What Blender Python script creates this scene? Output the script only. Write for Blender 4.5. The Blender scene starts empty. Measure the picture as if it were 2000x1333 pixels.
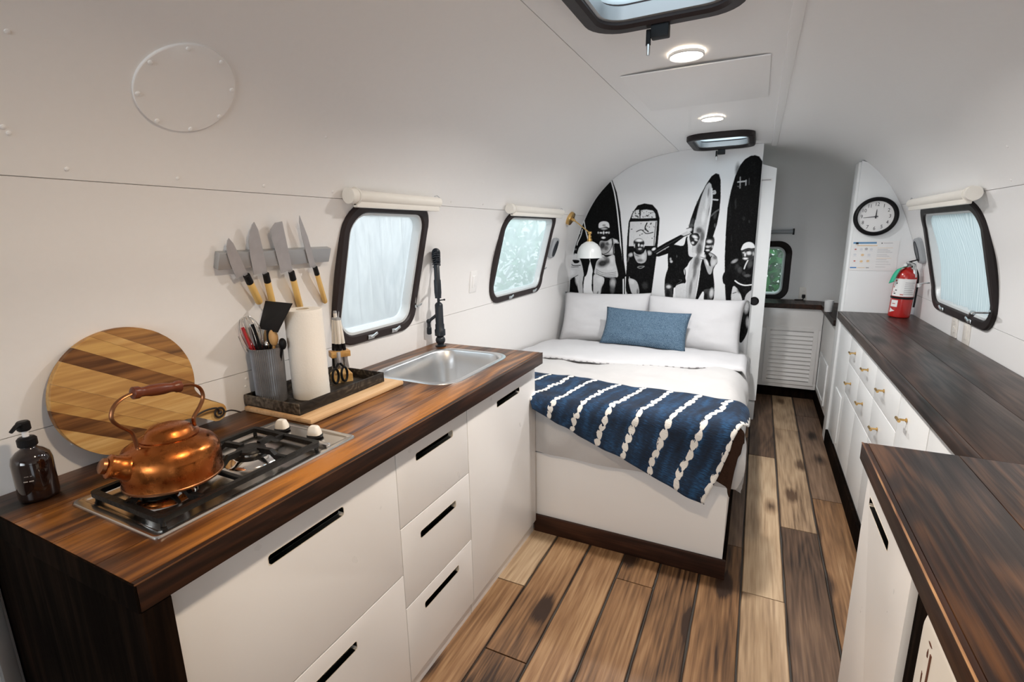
import bpy, bmesh, math, random
from mathutils import Vector, Matrix
random.seed(7)
PI = math.pi
SC = bpy.context.scene
COL = SC.collection
# ------------------------------------------------------------------ camera
FPX, PITCH, YAW, ROLL, EYE = 968.3, -.2156, -.4577, .01788, 1.46
def cam_axes():
    cp, sp, cy, sy = math.cos(PITCH), math.sin(PITCH), math.cos(YAW), math.sin(YAW)
    f = Vector((sy*cp, cy*cp, sp)); rt = Vector((cy, -sy, 0)); dn = f.cross(rt)
    cr, sr = math.cos(ROLL), math.sin(ROLL)
    return rt*cr + dn*sr, dn*cr - rt*sr, f
RT, DN, FW = cam_axes()
cam = bpy.data.objects.new('camera', bpy.data.cameras.new('camera')); COL.objects.link(cam)
cam.matrix_world = Matrix(((RT.x, -DN.x, -FW.x, 0), (RT.y, -DN.y, -FW.y, 0), (RT.z, -DN.z, -FW.z, EYE), (0, 0, 0, 1)))
cam.data.sensor_width = 36; cam.data.lens = FPX/2000*36; cam.data.clip_start = .02
SC.camera = cam
# ------------------------------------------------------------------ light and exposure
SC.view_settings.view_transform = 'Standard'; SC.view_settings.look = 'None'
SC.view_settings.gamma = 1; SC.view_settings.use_curve_mapping = False
SC.view_settings.exposure = 0.33
SC.cycles.use_denoising = True
SC.cycles.max_bounces = 10; SC.cycles.diffuse_bounces = 6; SC.cycles.transparent_max_bounces = 24
SC.cycles.sample_clamp_indirect = 6
w = bpy.data.worlds.new('world'); SC.world = w; w.use_nodes = True
wn = w.node_tree; bg = wn.nodes['Background']
tc = wn.nodes.new('ShaderNodeTexCoord'); sx = wn.nodes.new('ShaderNodeSeparateXYZ'); rp = wn.nodes.new('ShaderNodeValToRGB')
wn.links.new(tc.outputs['Generated'], sx.inputs[0]); wn.links.new(sx.outputs['Z'], rp.inputs[0]); wn.links.new(rp.outputs[0], bg.inputs[0])
rp.color_ramp.elements[0].position = 0.0; rp.color_ramp.elements[0].color = (.52, .57, .59, 1)
rp.color_ramp.elements[1].position = .6; rp.color_ramp.elements[1].color = (.80, .90, .97, 1)
bg.inputs[1].default_value = 2.2
LAMP_W = 15.0          # each ceiling downlight
FRONT_W = 6.0         # added fill lamp behind the camera, standing in for front window daylight
SIDE_FILL_W = 2.0          # added unseen fill lamp at the right wall, no door opening there
def area(name, loc, rot, sx_, sy_, power, col, shape='RECTANGLE', spread=None):
    l = bpy.data.lights.new(name, 'AREA'); l.shape = shape; l.size = sx_
    if shape == 'RECTANGLE': l.size_y = sy_
    l.energy = power; l.color = col
    if spread: l.spread = spread
    o = bpy.data.objects.new(name, l); COL.objects.link(o); o.location = loc; o.rotation_euler = rot
    return o
area('front_fill', (-.27, -2.35, 1.35), (PI/2, 0, 0), 1.5, .7, FRONT_W, (.88, .94, 1), spread=1.3)
area('side_fill', (.86, -.75, 1.15), (0, PI/2, 0), 1.5, .6, SIDE_FILL_W, (.84, .92, 1), spread=2.2)
# ------------------------------------------------------------------ pixel of the photograph -> point on a real surface
def ray(x, y): return RT*((x-1000)/FPX) + DN*((y-666.5)/FPX) + FW
def at_y(x, y, Y):
    d = ray(x, y); d = d*(Y/d.y); return Vector((d.x, Y, d.z+EYE))
def at_z(x, y, Z):
    d = ray(x, y); d = d*((Z-EYE)/d.z); return Vector((d.x, d.y, Z))
def at_x(x, y, X):
    d = ray(x, y); d = d*(X/d.x); return Vector((X, d.y, d.z+EYE))
# ------------------------------------------------------------------ materials
MATS = {}
def lnk(nt, a, b): nt.links.new(a, b)
def mat(name, col, rough=.5, metal=0.0, **kw):
    if name in MATS: return MATS[name]
    m = bpy.data.materials.new(name); m.use_nodes = True; nt = m.node_tree; b = nt.nodes['Principled BSDF']
    b.inputs['Base Color'].default_value = (*col, 1); b.inputs['Roughness'].default_value = rough; b.inputs['Metallic'].default_value = metal
    for k, v in kw.items():
        if k in ('var', 'bump', 'bscale', 'rvar'): continue
        b.inputs[k].default_value = v
    t = nt.nodes.new('ShaderNodeTexCoord')
    n = nt.nodes.new('ShaderNodeTexNoise'); n.inputs['Scale'].default_value = kw.get('bscale', 14); n.inputs['Detail'].default_value = 4
    lnk(nt, t.outputs['Object'], n.inputs['Vector'])
    va = kw.get('var', .04)
    mx = nt.nodes.new('ShaderNodeMix'); mx.data_type = 'RGBA'
    mx.inputs[6].default_value = (*[c*(1-va) for c in col], 1); mx.inputs[7].default_value = (*[min(1, c*(1+va)) for c in col], 1)
    lnk(nt, n.outputs['Fac'], mx.inputs[0]); lnk(nt, mx.outputs[2], b.inputs['Base Color'])
    mr = nt.nodes.new('ShaderNodeMapRange'); rv = kw.get('rvar', .06)
    mr.inputs['To Min'].default_value = max(0, rough-rv); mr.inputs['To Max'].default_value = min(1, rough+rv)
    lnk(nt, n.outputs['Fac'], mr.inputs['Value']); lnk(nt, mr.outputs[0], b.inputs['Roughness'])
    if kw.get('bump'):
        bp = nt.nodes.new('ShaderNodeBump'); bp.inputs['Strength'].default_value = kw['bump']; bp.inputs['Distance'].default_value = .004
        lnk(nt, n.outputs['Fac'], bp.inputs['Height']); lnk(nt, bp.outputs[0], b.inputs['Normal'])
    MATS[name] = m; return m
def math_n(nt, op, a, b=None, c=None):
    n = nt.nodes.new('ShaderNodeMath'); n.operation = op
    for i, v in enumerate((a, b, c)):
        if v is None: continue
        if isinstance(v, (int, float)): n.inputs[i].default_value = v
        else: lnk(nt, v, n.inputs[i])
    return n.outputs[0]
def wood(name, dark, mid, light, along='Y', rough=.35, grain=1.0, knots=1.0, edge=None, bump=.25, coat=0.0, stretch=.13, blotch=.5, fine=1.0, ring_amp=.2, vary=0.0, kth=.45):
    m = bpy.data.materials.new(name); m.use_nodes = True; nt = m.node_tree; b = nt.nodes['Principled BSDF']
    N = nt.nodes.new
    t = N('ShaderNodeTexCoord'); oi = N('ShaderNodeObjectInfo')
    off = N('ShaderNodeVectorMath'); off.operation = 'MULTIPLY_ADD'
    cv = N('ShaderNodeCombineXYZ')
    for i in range(3): lnk(nt, oi.outputs['Random'], cv.inputs[i])
    lnk(nt, cv.outputs[0], off.inputs[0]); off.inputs[1].default_value = (31.7, 53.1, 17.3); lnk(nt, t.outputs['Object'], off.inputs[2])
    mp = N('ShaderNodeMapping'); s = [1, 1, 1]; s['XYZ'.index(along)] = stretch; mp.inputs['Scale'].default_value = s
    lnk(nt, off.outputs[0], mp.inputs['Vector'])
    # slow warp
    nw = N('ShaderNodeTexNoise'); nw.inputs['Scale'].default_value = 5*grain; nw.inputs['Detail'].default_value = 2
    lnk(nt, mp.outputs[0], nw.inputs['Vector'])
    rings = math_n(nt, 'SINE', math_n(nt, 'MULTIPLY', nw.outputs['Fac'], 70))
    ring = math_n(nt, 'MULTIPLY_ADD', rings, .5, .5)
    nf = N('ShaderNodeTexNoise'); nf.inputs['Scale'].default_value = 110; nf.inputs['Detail'].default_value = 5
    mp2 = N('ShaderNodeMapping'); s2 = [1, 1, 1]; s2['XYZ'.index(along)] = .04; mp2.inputs['Scale'].default_value = s2
    lnk(nt, off.outputs[0], mp2.inputs['Vector']); lnk(nt, mp2.outputs[0], nf.inputs['Vector'])
    nb = N('ShaderNodeTexNoise'); nb.inputs['Scale'].default_value = 3.2; nb.inputs['Detail'].default_value = 3
    mp3 = N('ShaderNodeMapping'); s3 = [1, 1, 1]; s3['XYZ'.index(along)] = .4; mp3.inputs['Scale'].default_value = s3
    lnk(nt, off.outputs[0], mp3.inputs['Vector']); lnk(nt, mp3.outputs[0], nb.inputs['Vector'])
    f = math_n(nt, 'MULTIPLY_ADD', ring, ring_amp, .5-ring_amp/2)
    f = math_n(nt, 'MULTIPLY_ADD', math_n(nt, 'SUBTRACT', nf.outputs['Fac'], .5), .75*fine, f)
    f = math_n(nt, 'MULTIPLY_ADD', math_n(nt, 'SUBTRACT', nb.outputs['Fac'], .5), blotch*2, f)
    if knots:
        vo = N('ShaderNodeTexVoronoi'); vo.inputs['Scale'].default_value = 4.2 if kth < .4 else 3.4
        if along == 'Y' and not name.startswith('acacia'): vo.voronoi_dimensions = '2D'
        lnk(nt, mp3.outputs[0], vo.inputs['Vector'])
        k = math_n(nt, 'SUBTRACT', 1, math_n(nt, 'MULTIPLY', vo.outputs['Distance'], 5.5)); k = math_n(nt, 'MAXIMUM', k, 0)
        sc_ = N('ShaderNodeSeparateColor'); lnk(nt, vo.outputs['Color'], sc_.inputs[0])
        k = math_n(nt, 'MULTIPLY', k, math_n(nt, 'GREATER_THAN', sc_.outputs[0], kth))
        f = math_n(nt, 'SUBTRACT', f, math_n(nt, 'MULTIPLY', k, .75*knots))
    if edge:
        sg = N('ShaderNodeSeparateXYZ'); lnk(nt, t.outputs['Generated'], sg.inputs[0])
        d = math_n(nt, 'ABSOLUTE', math_n(nt, 'SUBTRACT', sg.outputs[0], .5))
        d = math_n(nt, 'ADD', d, math_n(nt, 'MULTIPLY', math_n(nt, 'SUBTRACT', nb.outputs['Fac'], .5), .08))
        e = math_n(nt, 'MAXIMUM', math_n(nt, 'SUBTRACT', d, .452), 0)
        f = math_n(nt, 'SUBTRACT', f, math_n(nt, 'MULTIPLY', e, edge))
    f = math_n(nt, 'MULTIPLY_ADD', math_n(nt, 'SUBTRACT', oi.outputs['Random'], .5), vary, f)
    r = N('ShaderNodeValToRGB'); lnk(nt, f, r.inputs[0])
    e0, e1 = r.color_ramp.elements; e0.position = .12; e0.color = (*dark, 1); e1.position = .85; e1.color = (*light, 1)
    em = r.color_ramp.elements.new(.47); em.color = (*mid, 1)
    lnk(nt, r.outputs[0], b.inputs['Base Color'])
    rr = N('ShaderNodeMapRange'); rr.inputs['To Min'].default_value = rough+.12; rr.inputs['To Max'].default_value = rough-.05
    lnk(nt, f, rr.inputs['Value']); lnk(nt, rr.outputs[0], b.inputs['Roughness'])
    b.inputs['Coat Weight'].default_value = coat; b.inputs['Coat Roughness'].default_value = .25
    bp = N('ShaderNodeBump'); bp.inputs['Strength'].default_value = bump; bp.inputs['Distance'].default_value = .003
    lnk(nt, f, bp.inputs['Height']); lnk(nt, bp.outputs[0], b.inputs['Normal'])
    MATS[name] = m; return m
def emit(name, col, strength):
    m = bpy.data.materials.new(name); m.use_nodes = True; nt = m.node_tree; b = nt.nodes['Principled BSDF']
    b.inputs['Base Color'].default_value = (*col, 1); b.inputs['Emission Color'].default_value = (*col, 1); b.inputs['Emission Strength'].default_value = strength
    MATS[name] = m; return m
def pane_mat(name, tint, clear, hazecol, gloss=.08):
    """thin window pane: see-through share `clear`, the rest diffusing haze; a little reflection"""
    m = bpy.data.materials.new(name); m.use_nodes = True; nt = m.node_tree; N = nt.nodes.new
    nt.nodes.remove(nt.nodes['Principled BSDF']); out = nt.nodes['Material Output']
    tr = N('ShaderNodeBsdfTransparent'); tr.inputs[0].default_value = (*tint, 1)
    tl = N('ShaderNodeBsdfTranslucent'); tl.inputs[0].default_value = (*hazecol, 1)
    gl = N('ShaderNodeBsdfGlossy'); gl.inputs['Roughness'].default_value = .12
    n = N('ShaderNodeTexNoise'); n.inputs['Scale'].default_value = 7; n.inputs['Detail'].default_value = 5
    t = N('ShaderNodeTexCoord'); mp = N('ShaderNodeMapping'); mp.inputs['Scale'].default_value = (1, 1, .25)
    lnk(nt, t.outputs['Object'], mp.inputs[0]); lnk(nt, mp.outputs[0], n.inputs['Vector'])
    mr = N('ShaderNodeMapRange'); mr.inputs['From Min'].default_value = .3; mr.inputs['From Max'].default_value = .7
    mr.inputs['To Min'].default_value = max(0, 1-clear-.08); mr.inputs['To Max'].default_value = min(1, 1-clear+.08)
    lnk(nt, n.outputs['Fac'], mr.inputs['Value'])
    m1 = N('ShaderNodeMixShader'); lnk(nt, mr.outputs[0], m1.inputs[0]); lnk(nt, tr.outputs[0], m1.inputs[1]); lnk(nt, tl.outputs[0], m1.inputs[2])
    m2 = N('ShaderNodeMixShader'); m2.inputs[0].default_value = gloss; lnk(nt, m1.outputs[0], m2.inputs[1]); lnk(nt, gl.outputs[0], m2.inputs[2])
    lnk(nt, m2.outputs[0], out.inputs[0]); MATS[name] = m; return m
mat('wall_paint', (.865, .855, .845), .42, var=.015, bump=.04, bscale=60)
mat('ceiling_paint', (.865, .868, .872), .42, var=.015, bump=.04, bscale=60)
mat('mural_wall_paint', (.76, .78, .80), .5, var=.015)
mat('cabinet_white', (.80, .79, .78), .3, var=.01)
mat('cabinet_cool', (.80, .82, .83), .38, var=.02)
mat('gap_dark', (.05, .045, .04), .8)
mat('inside_dark', (.055, .04, .028), .7)
mat('mdf_edge', (.70, .62, .50), .6)
mat('frame_black', (.018, .014, .014), .45, bump=.2)
mat('frame_brown', (.028, .020, .020), .45, bump=.2)
mat('aluminium', (.72, .74, .75), .28, 1.0)
mat('sash_grey', (.66, .69, .70), .4, .2)
mat('aluminium_dull', (.45, .46, .47), .5, .8)
mat('white_plastic', (.80, .77, .71), .35)
mat('white_plastic_cool', (.80, .81, .82), .35)
mat('steel', (.62, .60, .57), .22, 1.0, rvar=.08)
mat('steel_sink', (.66, .67, .68), .32, 1.0, rvar=.08)
mat('steel_polished', (.75, .74, .72), .12, 1.0)
mat('knife_steel', (.50, .49, .50), .42, .6, var=.15, bscale=30)
mat('iron_black', (.006, .006, .006), .45, bump=.3, bscale=90)
mat('plastic_black', (.008, .008, .009), .42)
mat('matte_black', (.015, .02, .027), .33)
mat('brass', (.62, .40, .15), .28, 1.0, var=.2)
mat('copper_strap', (.30, .13, .06), .35, 1.0, var=.2)
mat('horn_yellow', (.78, .50, .16), .4, var=.08)
mat('amber_glass', (.012, .0045, .003), .08, 0.0, **{'Coat Weight': .6})
mat('paper', (.84, .80, .73), .9, var=.02, bump=.15, bscale=160)
mat('linen_white', (.58, .58, .595), .9, var=.02, bump=.25, bscale=40)
mat('linen_warm', (.50, .495, .495), .9, var=.03, bump=.3, bscale=40)
mat('linen_seam', (.25, .24, .25), .9)
mat('red_paint', (.42, .012, .010), .25, **{'Coat Weight': .5})
mat('red_plastic', (.50, .015, .02), .3)
mat('green_tag', (.02, .42, .25), .5)
mat('label_white', (.80, .80, .80), .5)
mat('ink', (.04, .04, .045), .7)
mat('ink_soft', (.40, .40, .42), .7)
mat('ink_blue', (.04, .20, .50), .6)
mat('ink_sand', (.75, .55, .32), .6)
mat('ink_red', (.5, .12, .10), .6)
mat('shade_enamel', (.72, .74, .74), .25)
mat('fur_brown', (.035, .018, .012), .95, bump=1.0, bscale=150)
mat('leather', (.02, .013, .01), .5)
mat('grey_plastic', (.34, .36, .38), .45)
mat('outlet', (.78, .75, .70), .35)
mat('rust', (.10, .03, .012), .8)
mat('ground_pale', (.42, .40, .36), .95, var=.3)  # ground kept pale as a reflector, sending daylight up through the windows
mat('exterior_skin', (.5, .5, .5), .4, .8)
wood('worktop_wood', (.006, .003, .002), (.085, .029, .007), (.40, .155, .028), 'Y', .30, 1.0, .8, coat=.15, bump=.2, blotch=.7, fine=.7, vary=.2)
wood('worktop_wood_dark', (.006, .004, .003), (.022, .012, .009), (.06, .032, .021), 'Y', .33, 1.0, .7, coat=.12, bump=.25, blotch=.5)
wood('peninsula_wood', (.004, .002, .0015), (.024, .010, .005), (.13, .055, .018), 'Y', .32, 1.3, .9, coat=.12, bump=.35, blotch=.6)
wood('worktop_edge_wood', (.006, .003, .002), (.018, .008, .005), (.055, .020, .009), 'Y', .4, 1.0, .4, bump=.2)
wood('dark_panel_wood', (.002, .0012, .001), (.005, .003, .002), (.014, .007, .004), 'Z', .8, 1.0, .4, bump=.2)
MATS['dark_panel_wood'].node_tree.nodes['Principled BSDF'].inputs['Specular IOR Level'].default_value = .03
wood('skirting_wood', (.012, .005, .003), (.030, .012, .007), (.065, .026, .014), 'X', .4, 1.0, .2, bump=.2)
wood('plank_mid', (.030, .014, .007), (.225, .120, .056), (.45, .29, .155), 'Y', .42, 1.2, 1.0, edge=11, bump=.5, blotch=.50, fine=1.0, ring_amp=.10, vary=.26, kth=.25)
wood('plank_pale', (.09, .05, .026), (.37, .255, .155), (.58, .44, .29), 'Y', .42, 1.2, .8, edge=11, bump=.5, blotch=.38, fine=1.0, ring_amp=.08, vary=.16, kth=.35)
wood('plank_dark', (.018, .010, .006), (.115, .068, .042), (.25, .16, .10), 'Y', .40, 1.2, .9, edge=8, bump=.5, blotch=.5, fine=1.0, ring_amp=.1, vary=.2, kth=.3)
wood('acacia_light', (.30, .13, .03), (.54, .30, .09), (.76, .52, .22), 'Y', .45, 1.0, .8, bump=.1, blotch=.45, vary=.15)
wood('acacia_mid', (.08, .03, .008), (.36, .165, .04), (.58, .34, .10), 'Y', .45, 1.0, .8, bump=.1, blotch=.6, vary=.2)
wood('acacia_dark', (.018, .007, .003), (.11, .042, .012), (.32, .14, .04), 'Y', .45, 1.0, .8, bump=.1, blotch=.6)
wood('birch', (.45, .26, .12), (.66, .42, .22), (.78, .56, .33), 'Y', .5, 1.0, .0, bump=.1, blotch=.2)
wood('spoon_wood', (.22, .10, .03), (.50, .28, .10), (.65, .42, .2), 'Z', .5, 1.0, .0, bump=.1, blotch=.3)
wood('grip_wood', (.02, .006, .003), (.10, .022, .008), (.20, .055, .02), 'Y', .3, 1.0, .0, coat=.3, bump=.1, blotch=.3)
wood('tray_metal_dark', (.008, .007, .006), (.028, .022, .017), (.16, .13, .10), 'Y', .5, 2.0, .4, bump=.5, stretch=.8, blotch=.8)
wood('fence_wood', (.22, .21, .21), (.48, .46, .44), (.72, .69, .65), 'Z', .8, 1.0, .5, blotch=.4)
for k_, v_ in (('worktop_wood', .30), ('peninsula_wood', .30), ('worktop_edge_wood', .2), ('worktop_wood_dark', .34), ('frame_black', .2), ('frame_brown', .25), ('plastic_black', .16), ('iron_black', .3), ('matte_black', .35), ('fur_brown', .05), ('skirting_wood', .2), ('inside_dark', .05), ('tray_metal_dark', .3), ('grip_wood', .3), ('acacia_dark', .3), ('plank_dark', .4), ('plank_mid', .4)):
    MATS[k_].node_tree.nodes['Principled BSDF'].inputs['Specular IOR Level'].default_value = v_; MATS[k_].node_tree.nodes['Principled BSDF'].inputs['Coat Weight'].default_value = 0
emit('downlight_glow', (1, .90, .76), 14)
pane_mat('pane_fogged', (.95, .96, .97), .5, (.78, .81, .82))
pane_mat('pane_green', (.92, .96, .95), .2, (.68, .76, .75))
pane_mat('pane_clear', (.48, .55, .50), .97, (.8, .85, .85), .04)
pane_mat('pane_hatch', (.7, .8, .85), .10, (.66, .74, .78), .06)
def copper():
    m = mat('copper', (.36, .112, .028), .22, 1.0, var=.3, bscale=9); nt = m.node_tree
    b = nt.nodes['Principled BSDF']; N = nt.nodes.new
    n = N('ShaderNodeTexNoise'); n.inputs['Scale'].default_value = 25; n.inputs['Detail'].default_value = 8; n.inputs['Roughness'].default_value = .7
    t = N('ShaderNodeTexCoord'); lnk(nt, t.outputs['Object'], n.inputs['Vector'])
    mr = N('ShaderNodeMapRange'); mr.inputs['From Min'].default_value = .35; mr.inputs['From Max'].default_value = .65; mr.inputs['To Min'].default_value = .14; mr.inputs['To Max'].default_value = .42
    lnk(nt, n.outputs['Fac'], mr.inputs['Value']); lnk(nt, mr.outputs[0], b.inputs['Roughness'])
    return m
copper()
def attr_mat(name, rough=.6):
    m = bpy.data.materials.new(name); m.use_nodes = True; nt = m.node_tree; b = nt.nodes['Principled BSDF']
    a = nt.nodes.new('ShaderNodeVertexColor'); a.layer_name = 'Col'
    lnk(nt, a.outputs[0], b.inputs['Base Color']); b.inputs['Roughness'].default_value = rough; b.inputs['Specular IOR Level'].default_value = .08
    MATS[name] = m; return m
attr_mat('mural_print', .6)
# ------------------------------------------------------------------ mesh builder
class MB:
    def __init__(s, xf=None): s.v = []; s.f = []; s.xf = xf; s.mi = []; s.cur = 0
    def add(s, vs, fs):
        n = len(s.v); M = s.xf
        s.v += [tuple(M @ Vector(p)) if M else tuple(p) for p in vs]
        s.f += [tuple(n+i for i in f) for f in fs]; s.mi += [s.cur]*len(fs)
        return s
    def box(s, x0, y0, z0, x1, y1, z1, b=0.0):
        if b <= 0:
            vs = [(x0, y0, z0), (x1, y0, z0), (x1, y1, z0), (x0, y1, z0), (x0, y0, z1), (x1, y0, z1), (x1, y1, z1), (x0, y1, z1)]
            return s.add(vs, [(0, 3, 2, 1), (4, 5, 6, 7), (0, 1, 5, 4), (1, 2, 6, 5), (2, 3, 7, 6), (3, 0, 4, 7)])
        b = min(b, (x1-x0)*.45, (y1-y0)*.45, (z1-z0)*.45)
        bm = bmesh.new(); bmesh.ops.create_cube(bm, size=1)
        for v in bm.verts: v.co = Vector(((x0+x1)/2+v.co.x*(x1-x0), (y0+y1)/2+v.co.y*(y1-y0), (z0+z1)/2+v.co.z*(z1-z0)))
        bmesh.ops.bevel(bm, geom=bm.edges[:], offset=b, segments=2, profile=.6, affect='EDGES')
        bm.verts.index_update(); s.add([v.co[:] for v in bm.verts], [[v.index for v in f.verts] for f in bm.faces]); bm.free(); return s
    def loops(s, L, closed=True, cap0=True, cap1=True):
        n = len(L[0]); vs = [p for l in L for p in l]; fs = []
        for k in range(len(L)-1):
            for i in range(n if closed else n-1):
                j = (i+1) % n; fs.append((k*n+i, k*n+j, (k+1)*n+j, (k+1)*n+i))
        if cap0: fs.append(tuple(reversed(range(n))))
        if cap1: fs.append(tuple((len(L)-1)*n+i for i in range(n)))
        return s.add(vs, fs)
    def cyl(s, p0, p1, r0, r1=None, n=16, caps=True):
        r1 = r0 if r1 is None else r1; p0 = Vector(p0); p1 = Vector(p1); d = (p1-p0).normalized()
        a = d.orthogonal().normalized(); b = d.cross(a)
        L = [[p+a*(r*math.cos(2*PI*i/n))+b*(r*math.sin(2*PI*i/n)) for i in range(n)] for p, r in ((p0, r0), (p1, r1))]
        return s.loops(L, True, caps, caps)
    def lathe(s, prof, o=(0, 0, 0), ax=(0, 0, 1), n=32, caps=(True, True), squash=1.0):
        o = Vector(o); d = Vector(ax).normalized()
        a = Vector((1, 0, 0)) if abs(d.x) < .9 else Vector((0, 1, 0)); a = (a-d*a.dot(d)).normalized(); b = d.cross(a)
        L = [[o+d*h+a*(r*math.cos(2*PI*i/n))+b*(r*squash*math.sin(2*PI*i/n)) for i in range(n)] for r, h in prof]
        return s.loops(L, True, caps[0], caps[1])
    def tube(s, pts, r, n=8, caps=True, flat=1.0):
        pts = [Vector(p) for p in pts]; L = []; up = None
        for i, p in enumerate(pts):
            d = (pts[min(i+1, len(pts)-1)]-pts[max(i-1, 0)]).normalized()
            if up is None: up = d.orthogonal().normalized()
            up = (up-d*up.dot(d)).normalized(); b = d.cross(up); rr = r[i] if isinstance(r, (list, tuple)) else r
            L.append([p+up*(rr*math.cos(2*PI*k/n))+b*(rr*flat*math.sin(2*PI*k/n)) for k in range(n)])
        return s.loops(L, True, caps, caps)
    def prism(s, pts, f0, f1):
        """polygon pts (2D) mapped by f0 and f1 to its two faces"""
        return s.loops([[f0(*p) for p in pts], [f1(*p) for p in pts]])
    def sphere(s, c, r, n=12, m=8, sc=(1, 1, 1)):
        prof = [(math.sin(PI*k/m), -math.cos(PI*k/m)) for k in range(1, m)]; c = Vector(c)
        vs = [c+Vector((0, 0, -r*sc[2]))]+[c+Vector((r*sc[0]*a*math.cos(2*PI*i/n), r*sc[1]*a*math.sin(2*PI*i/n), r*sc[2]*h)) for a, h in prof for i in range(n)]+[c+Vector((0, 0, r*sc[2]))]
        fs = [(0, 1+(i+1) % n, 1+i) for i in range(n)]
        for k in range(m-2):
            for i in range(n): fs.append((1+k*n+i, 1+k*n+(i+1) % n, 1+(k+1)*n+(i+1) % n, 1+(k+1)*n+i))
        e = 1+(m-2)*n; fs += [(e+i, e+(i+1) % n, len(vs)-1) for i in range(n)]
        return s.add(vs, fs)
    def build(s, name, m, parent=None, smooth=35, recalc=True):
        me = bpy.data.meshes.new(name); org = Vector((0, 0, 0))
        o = bpy.data.objects.new(name, me); COL.objects.link(o)
        if parent is not None:
            org = wloc(parent); o.parent = parent
        elif s.v:
            xs, ys, zs = zip(*s.v); org = Vector(((min(xs)+max(xs))/2, (min(ys)+max(ys))/2, min(zs))); o.location = org
        me.from_pydata([(p[0]-org.x, p[1]-org.y, p[2]-org.z) for p in s.v], [], s.f)
        ms = m if isinstance(m, (list, tuple)) else [m]
        for k in ms: me.materials.append(MATS[k])
        if len(ms) > 1: me.polygons.foreach_set('material_index', s.mi)
        if recalc:
            bm = bmesh.new(); bm.from_mesh(me); bmesh.ops.recalc_face_normals(bm, faces=bm.faces[:]); bm.to_mesh(me); bm.free()
        if smooth:
            me.polygons.foreach_set('use_smooth', [True]*len(me.polygons))
            me.set_sharp_from_angle(angle=math.radians(smooth))
        me.update(); return o
def wloc(o):
    v = Vector(o.location); p = o.parent
    while p is not None: v = v+p.location; p = p.parent
    return v
def thing(name, label, cat, loc, group=None):
    o = bpy.data.objects.new(name, None); COL.objects.link(o); o.location = loc; o.empty_display_size = .05
    o['label'] = label; o['category'] = cat
    if group: o['group'] = group
    return o
def tag(o, label, cat, group=None):
    o['label'] = label; o['category'] = cat
    if group: o['group'] = group
    return o
def struct(o, label=None):
    o['kind'] = 'structure'
    if label: o['label'] = label
    return o
def sempty(name, loc=(0, 0, 0), label=None):
    o = bpy.data.objects.new(name, None); COL.objects.link(o); o.location = loc; return struct(o, label)
def copy_tree(o, parent=None, loc=None):
    c = o.copy(); COL.objects.link(c); c.parent = parent
    if loc is not None: c.location = loc
    for ch in list(o.children): copy_tree(ch, c)
    return c
def cut(o, cutters):
    """carve openings out of o with the closed solids in `cutters` (list of MB)"""
    for mb in cutters:
        c = mb.build('cutter', 'gap_dark', None, 0)
        md = o.modifiers.new('b', 'BOOLEAN'); md.operation = 'DIFFERENCE'; md.solver = 'EXACT'; md.object = c
        bpy.context.view_layer.update()
        me = bpy.data.meshes.new_from_object(o.evaluated_get(bpy.context.evaluated_depsgraph_get()))
        o.modifiers.clear(); old = o.data; o.data = me; bpy.data.meshes.remove(old); me.name = o.name
        cm = c.data; bpy.data.objects.remove(c); bpy.data.meshes.remove(cm)
    o.data.set_sharp_from_angle(angle=math.radians(30))
    return o
def rrect(a0, b0, a1, b1, r, n=6):
    P = []
    for ca, cb, t0 in ((a1-r, b1-r, 0), (a0+r, b1-r, PI/2), (a0+r, b0+r, PI), (a1-r, b0+r, 3*PI/2)):
        for k in range(n+1): t = t0+PI/2*k/n; P.append((ca+r*math.cos(t), cb+r*math.sin(t)))
    return P
def catmull(P, closed=False, n=6):
    P = [Vector(p) for p in P]; out = []; N = len(P)
    for i in range(N if closed else N-1):
        g = (lambda k: P[k % N]) if closed else (lambda k: P[max(0, min(N-1, k))])
        a, b, c, d = g(i-1), g(i), g(i+1), g(i+2)
        for k in range(n):
            t = k/n; out.append(.5*((2*b)+(c-a)*t+(2*a-5*b+4*c-d)*t*t+(3*b-a-3*c+d)*t**3))
    if not closed: out.append(P[-1])
    return out
# ------------------------------------------------------------------ trailer cross-section
CX = -.27
PROF = [(1.17, 0), (1.18, .5), (1.17, .9), (1.155, 1.15), (1.13, 1.3), (1.09, 1.42), (1.04, 1.55), (.965, 1.69), (.875, 1.80), (.78, 1.88), (.66, 1.95), (.5, 2.0), (.3, 2.03), (.14, 2.038), (0, 2.04)]
DENSE = [(p.x, p.y) for p in catmull([(a, b, 0) for a, b in PROF], n=6)]
def prof_n(i):
    a = DENSE[max(0, i-1)]; b = DENSE[min(len(DENSE)-1, i+1)]
    t = Vector((b[0]-a[0], b[1]-a[1])).normalized(); return Vector((t.y, -t.x))   # outward
def seg(k0, k1, by='z'):
    """profile points between two heights (by='z') or two half widths (by='h')"""
    out = []
    key = (lambda p: p[1]) if by == 'z' else (lambda p: -p[0])
    if by == 'h': k0, k1 = -k0, -k1
    def interp(k):
        for i in range(len(DENSE)-1):
            a, b = key(DENSE[i]), key(DENSE[i+1])
            if a <= k <= b and b > a and (by == 'z' or DENSE[i][1] > 1.3):
                u = (k-a)/(b-a); n = prof_n(i)*(1-u)+prof_n(i+1)*u
                return (DENSE[i][0]*(1-u)+DENSE[i+1][0]*u, DENSE[i][1]*(1-u)+DENSE[i+1][1]*u, n.normalized())
    out.append(interp(k0))
    for i, p in enumerate(DENSE):
        if k0+1e-4 < key(p) < k1-1e-4 and (by == 'z' or p[1] > 1.3): out.append((p[0], p[1], prof_n(i)))
    out.append(interp(k1)); return out
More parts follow.
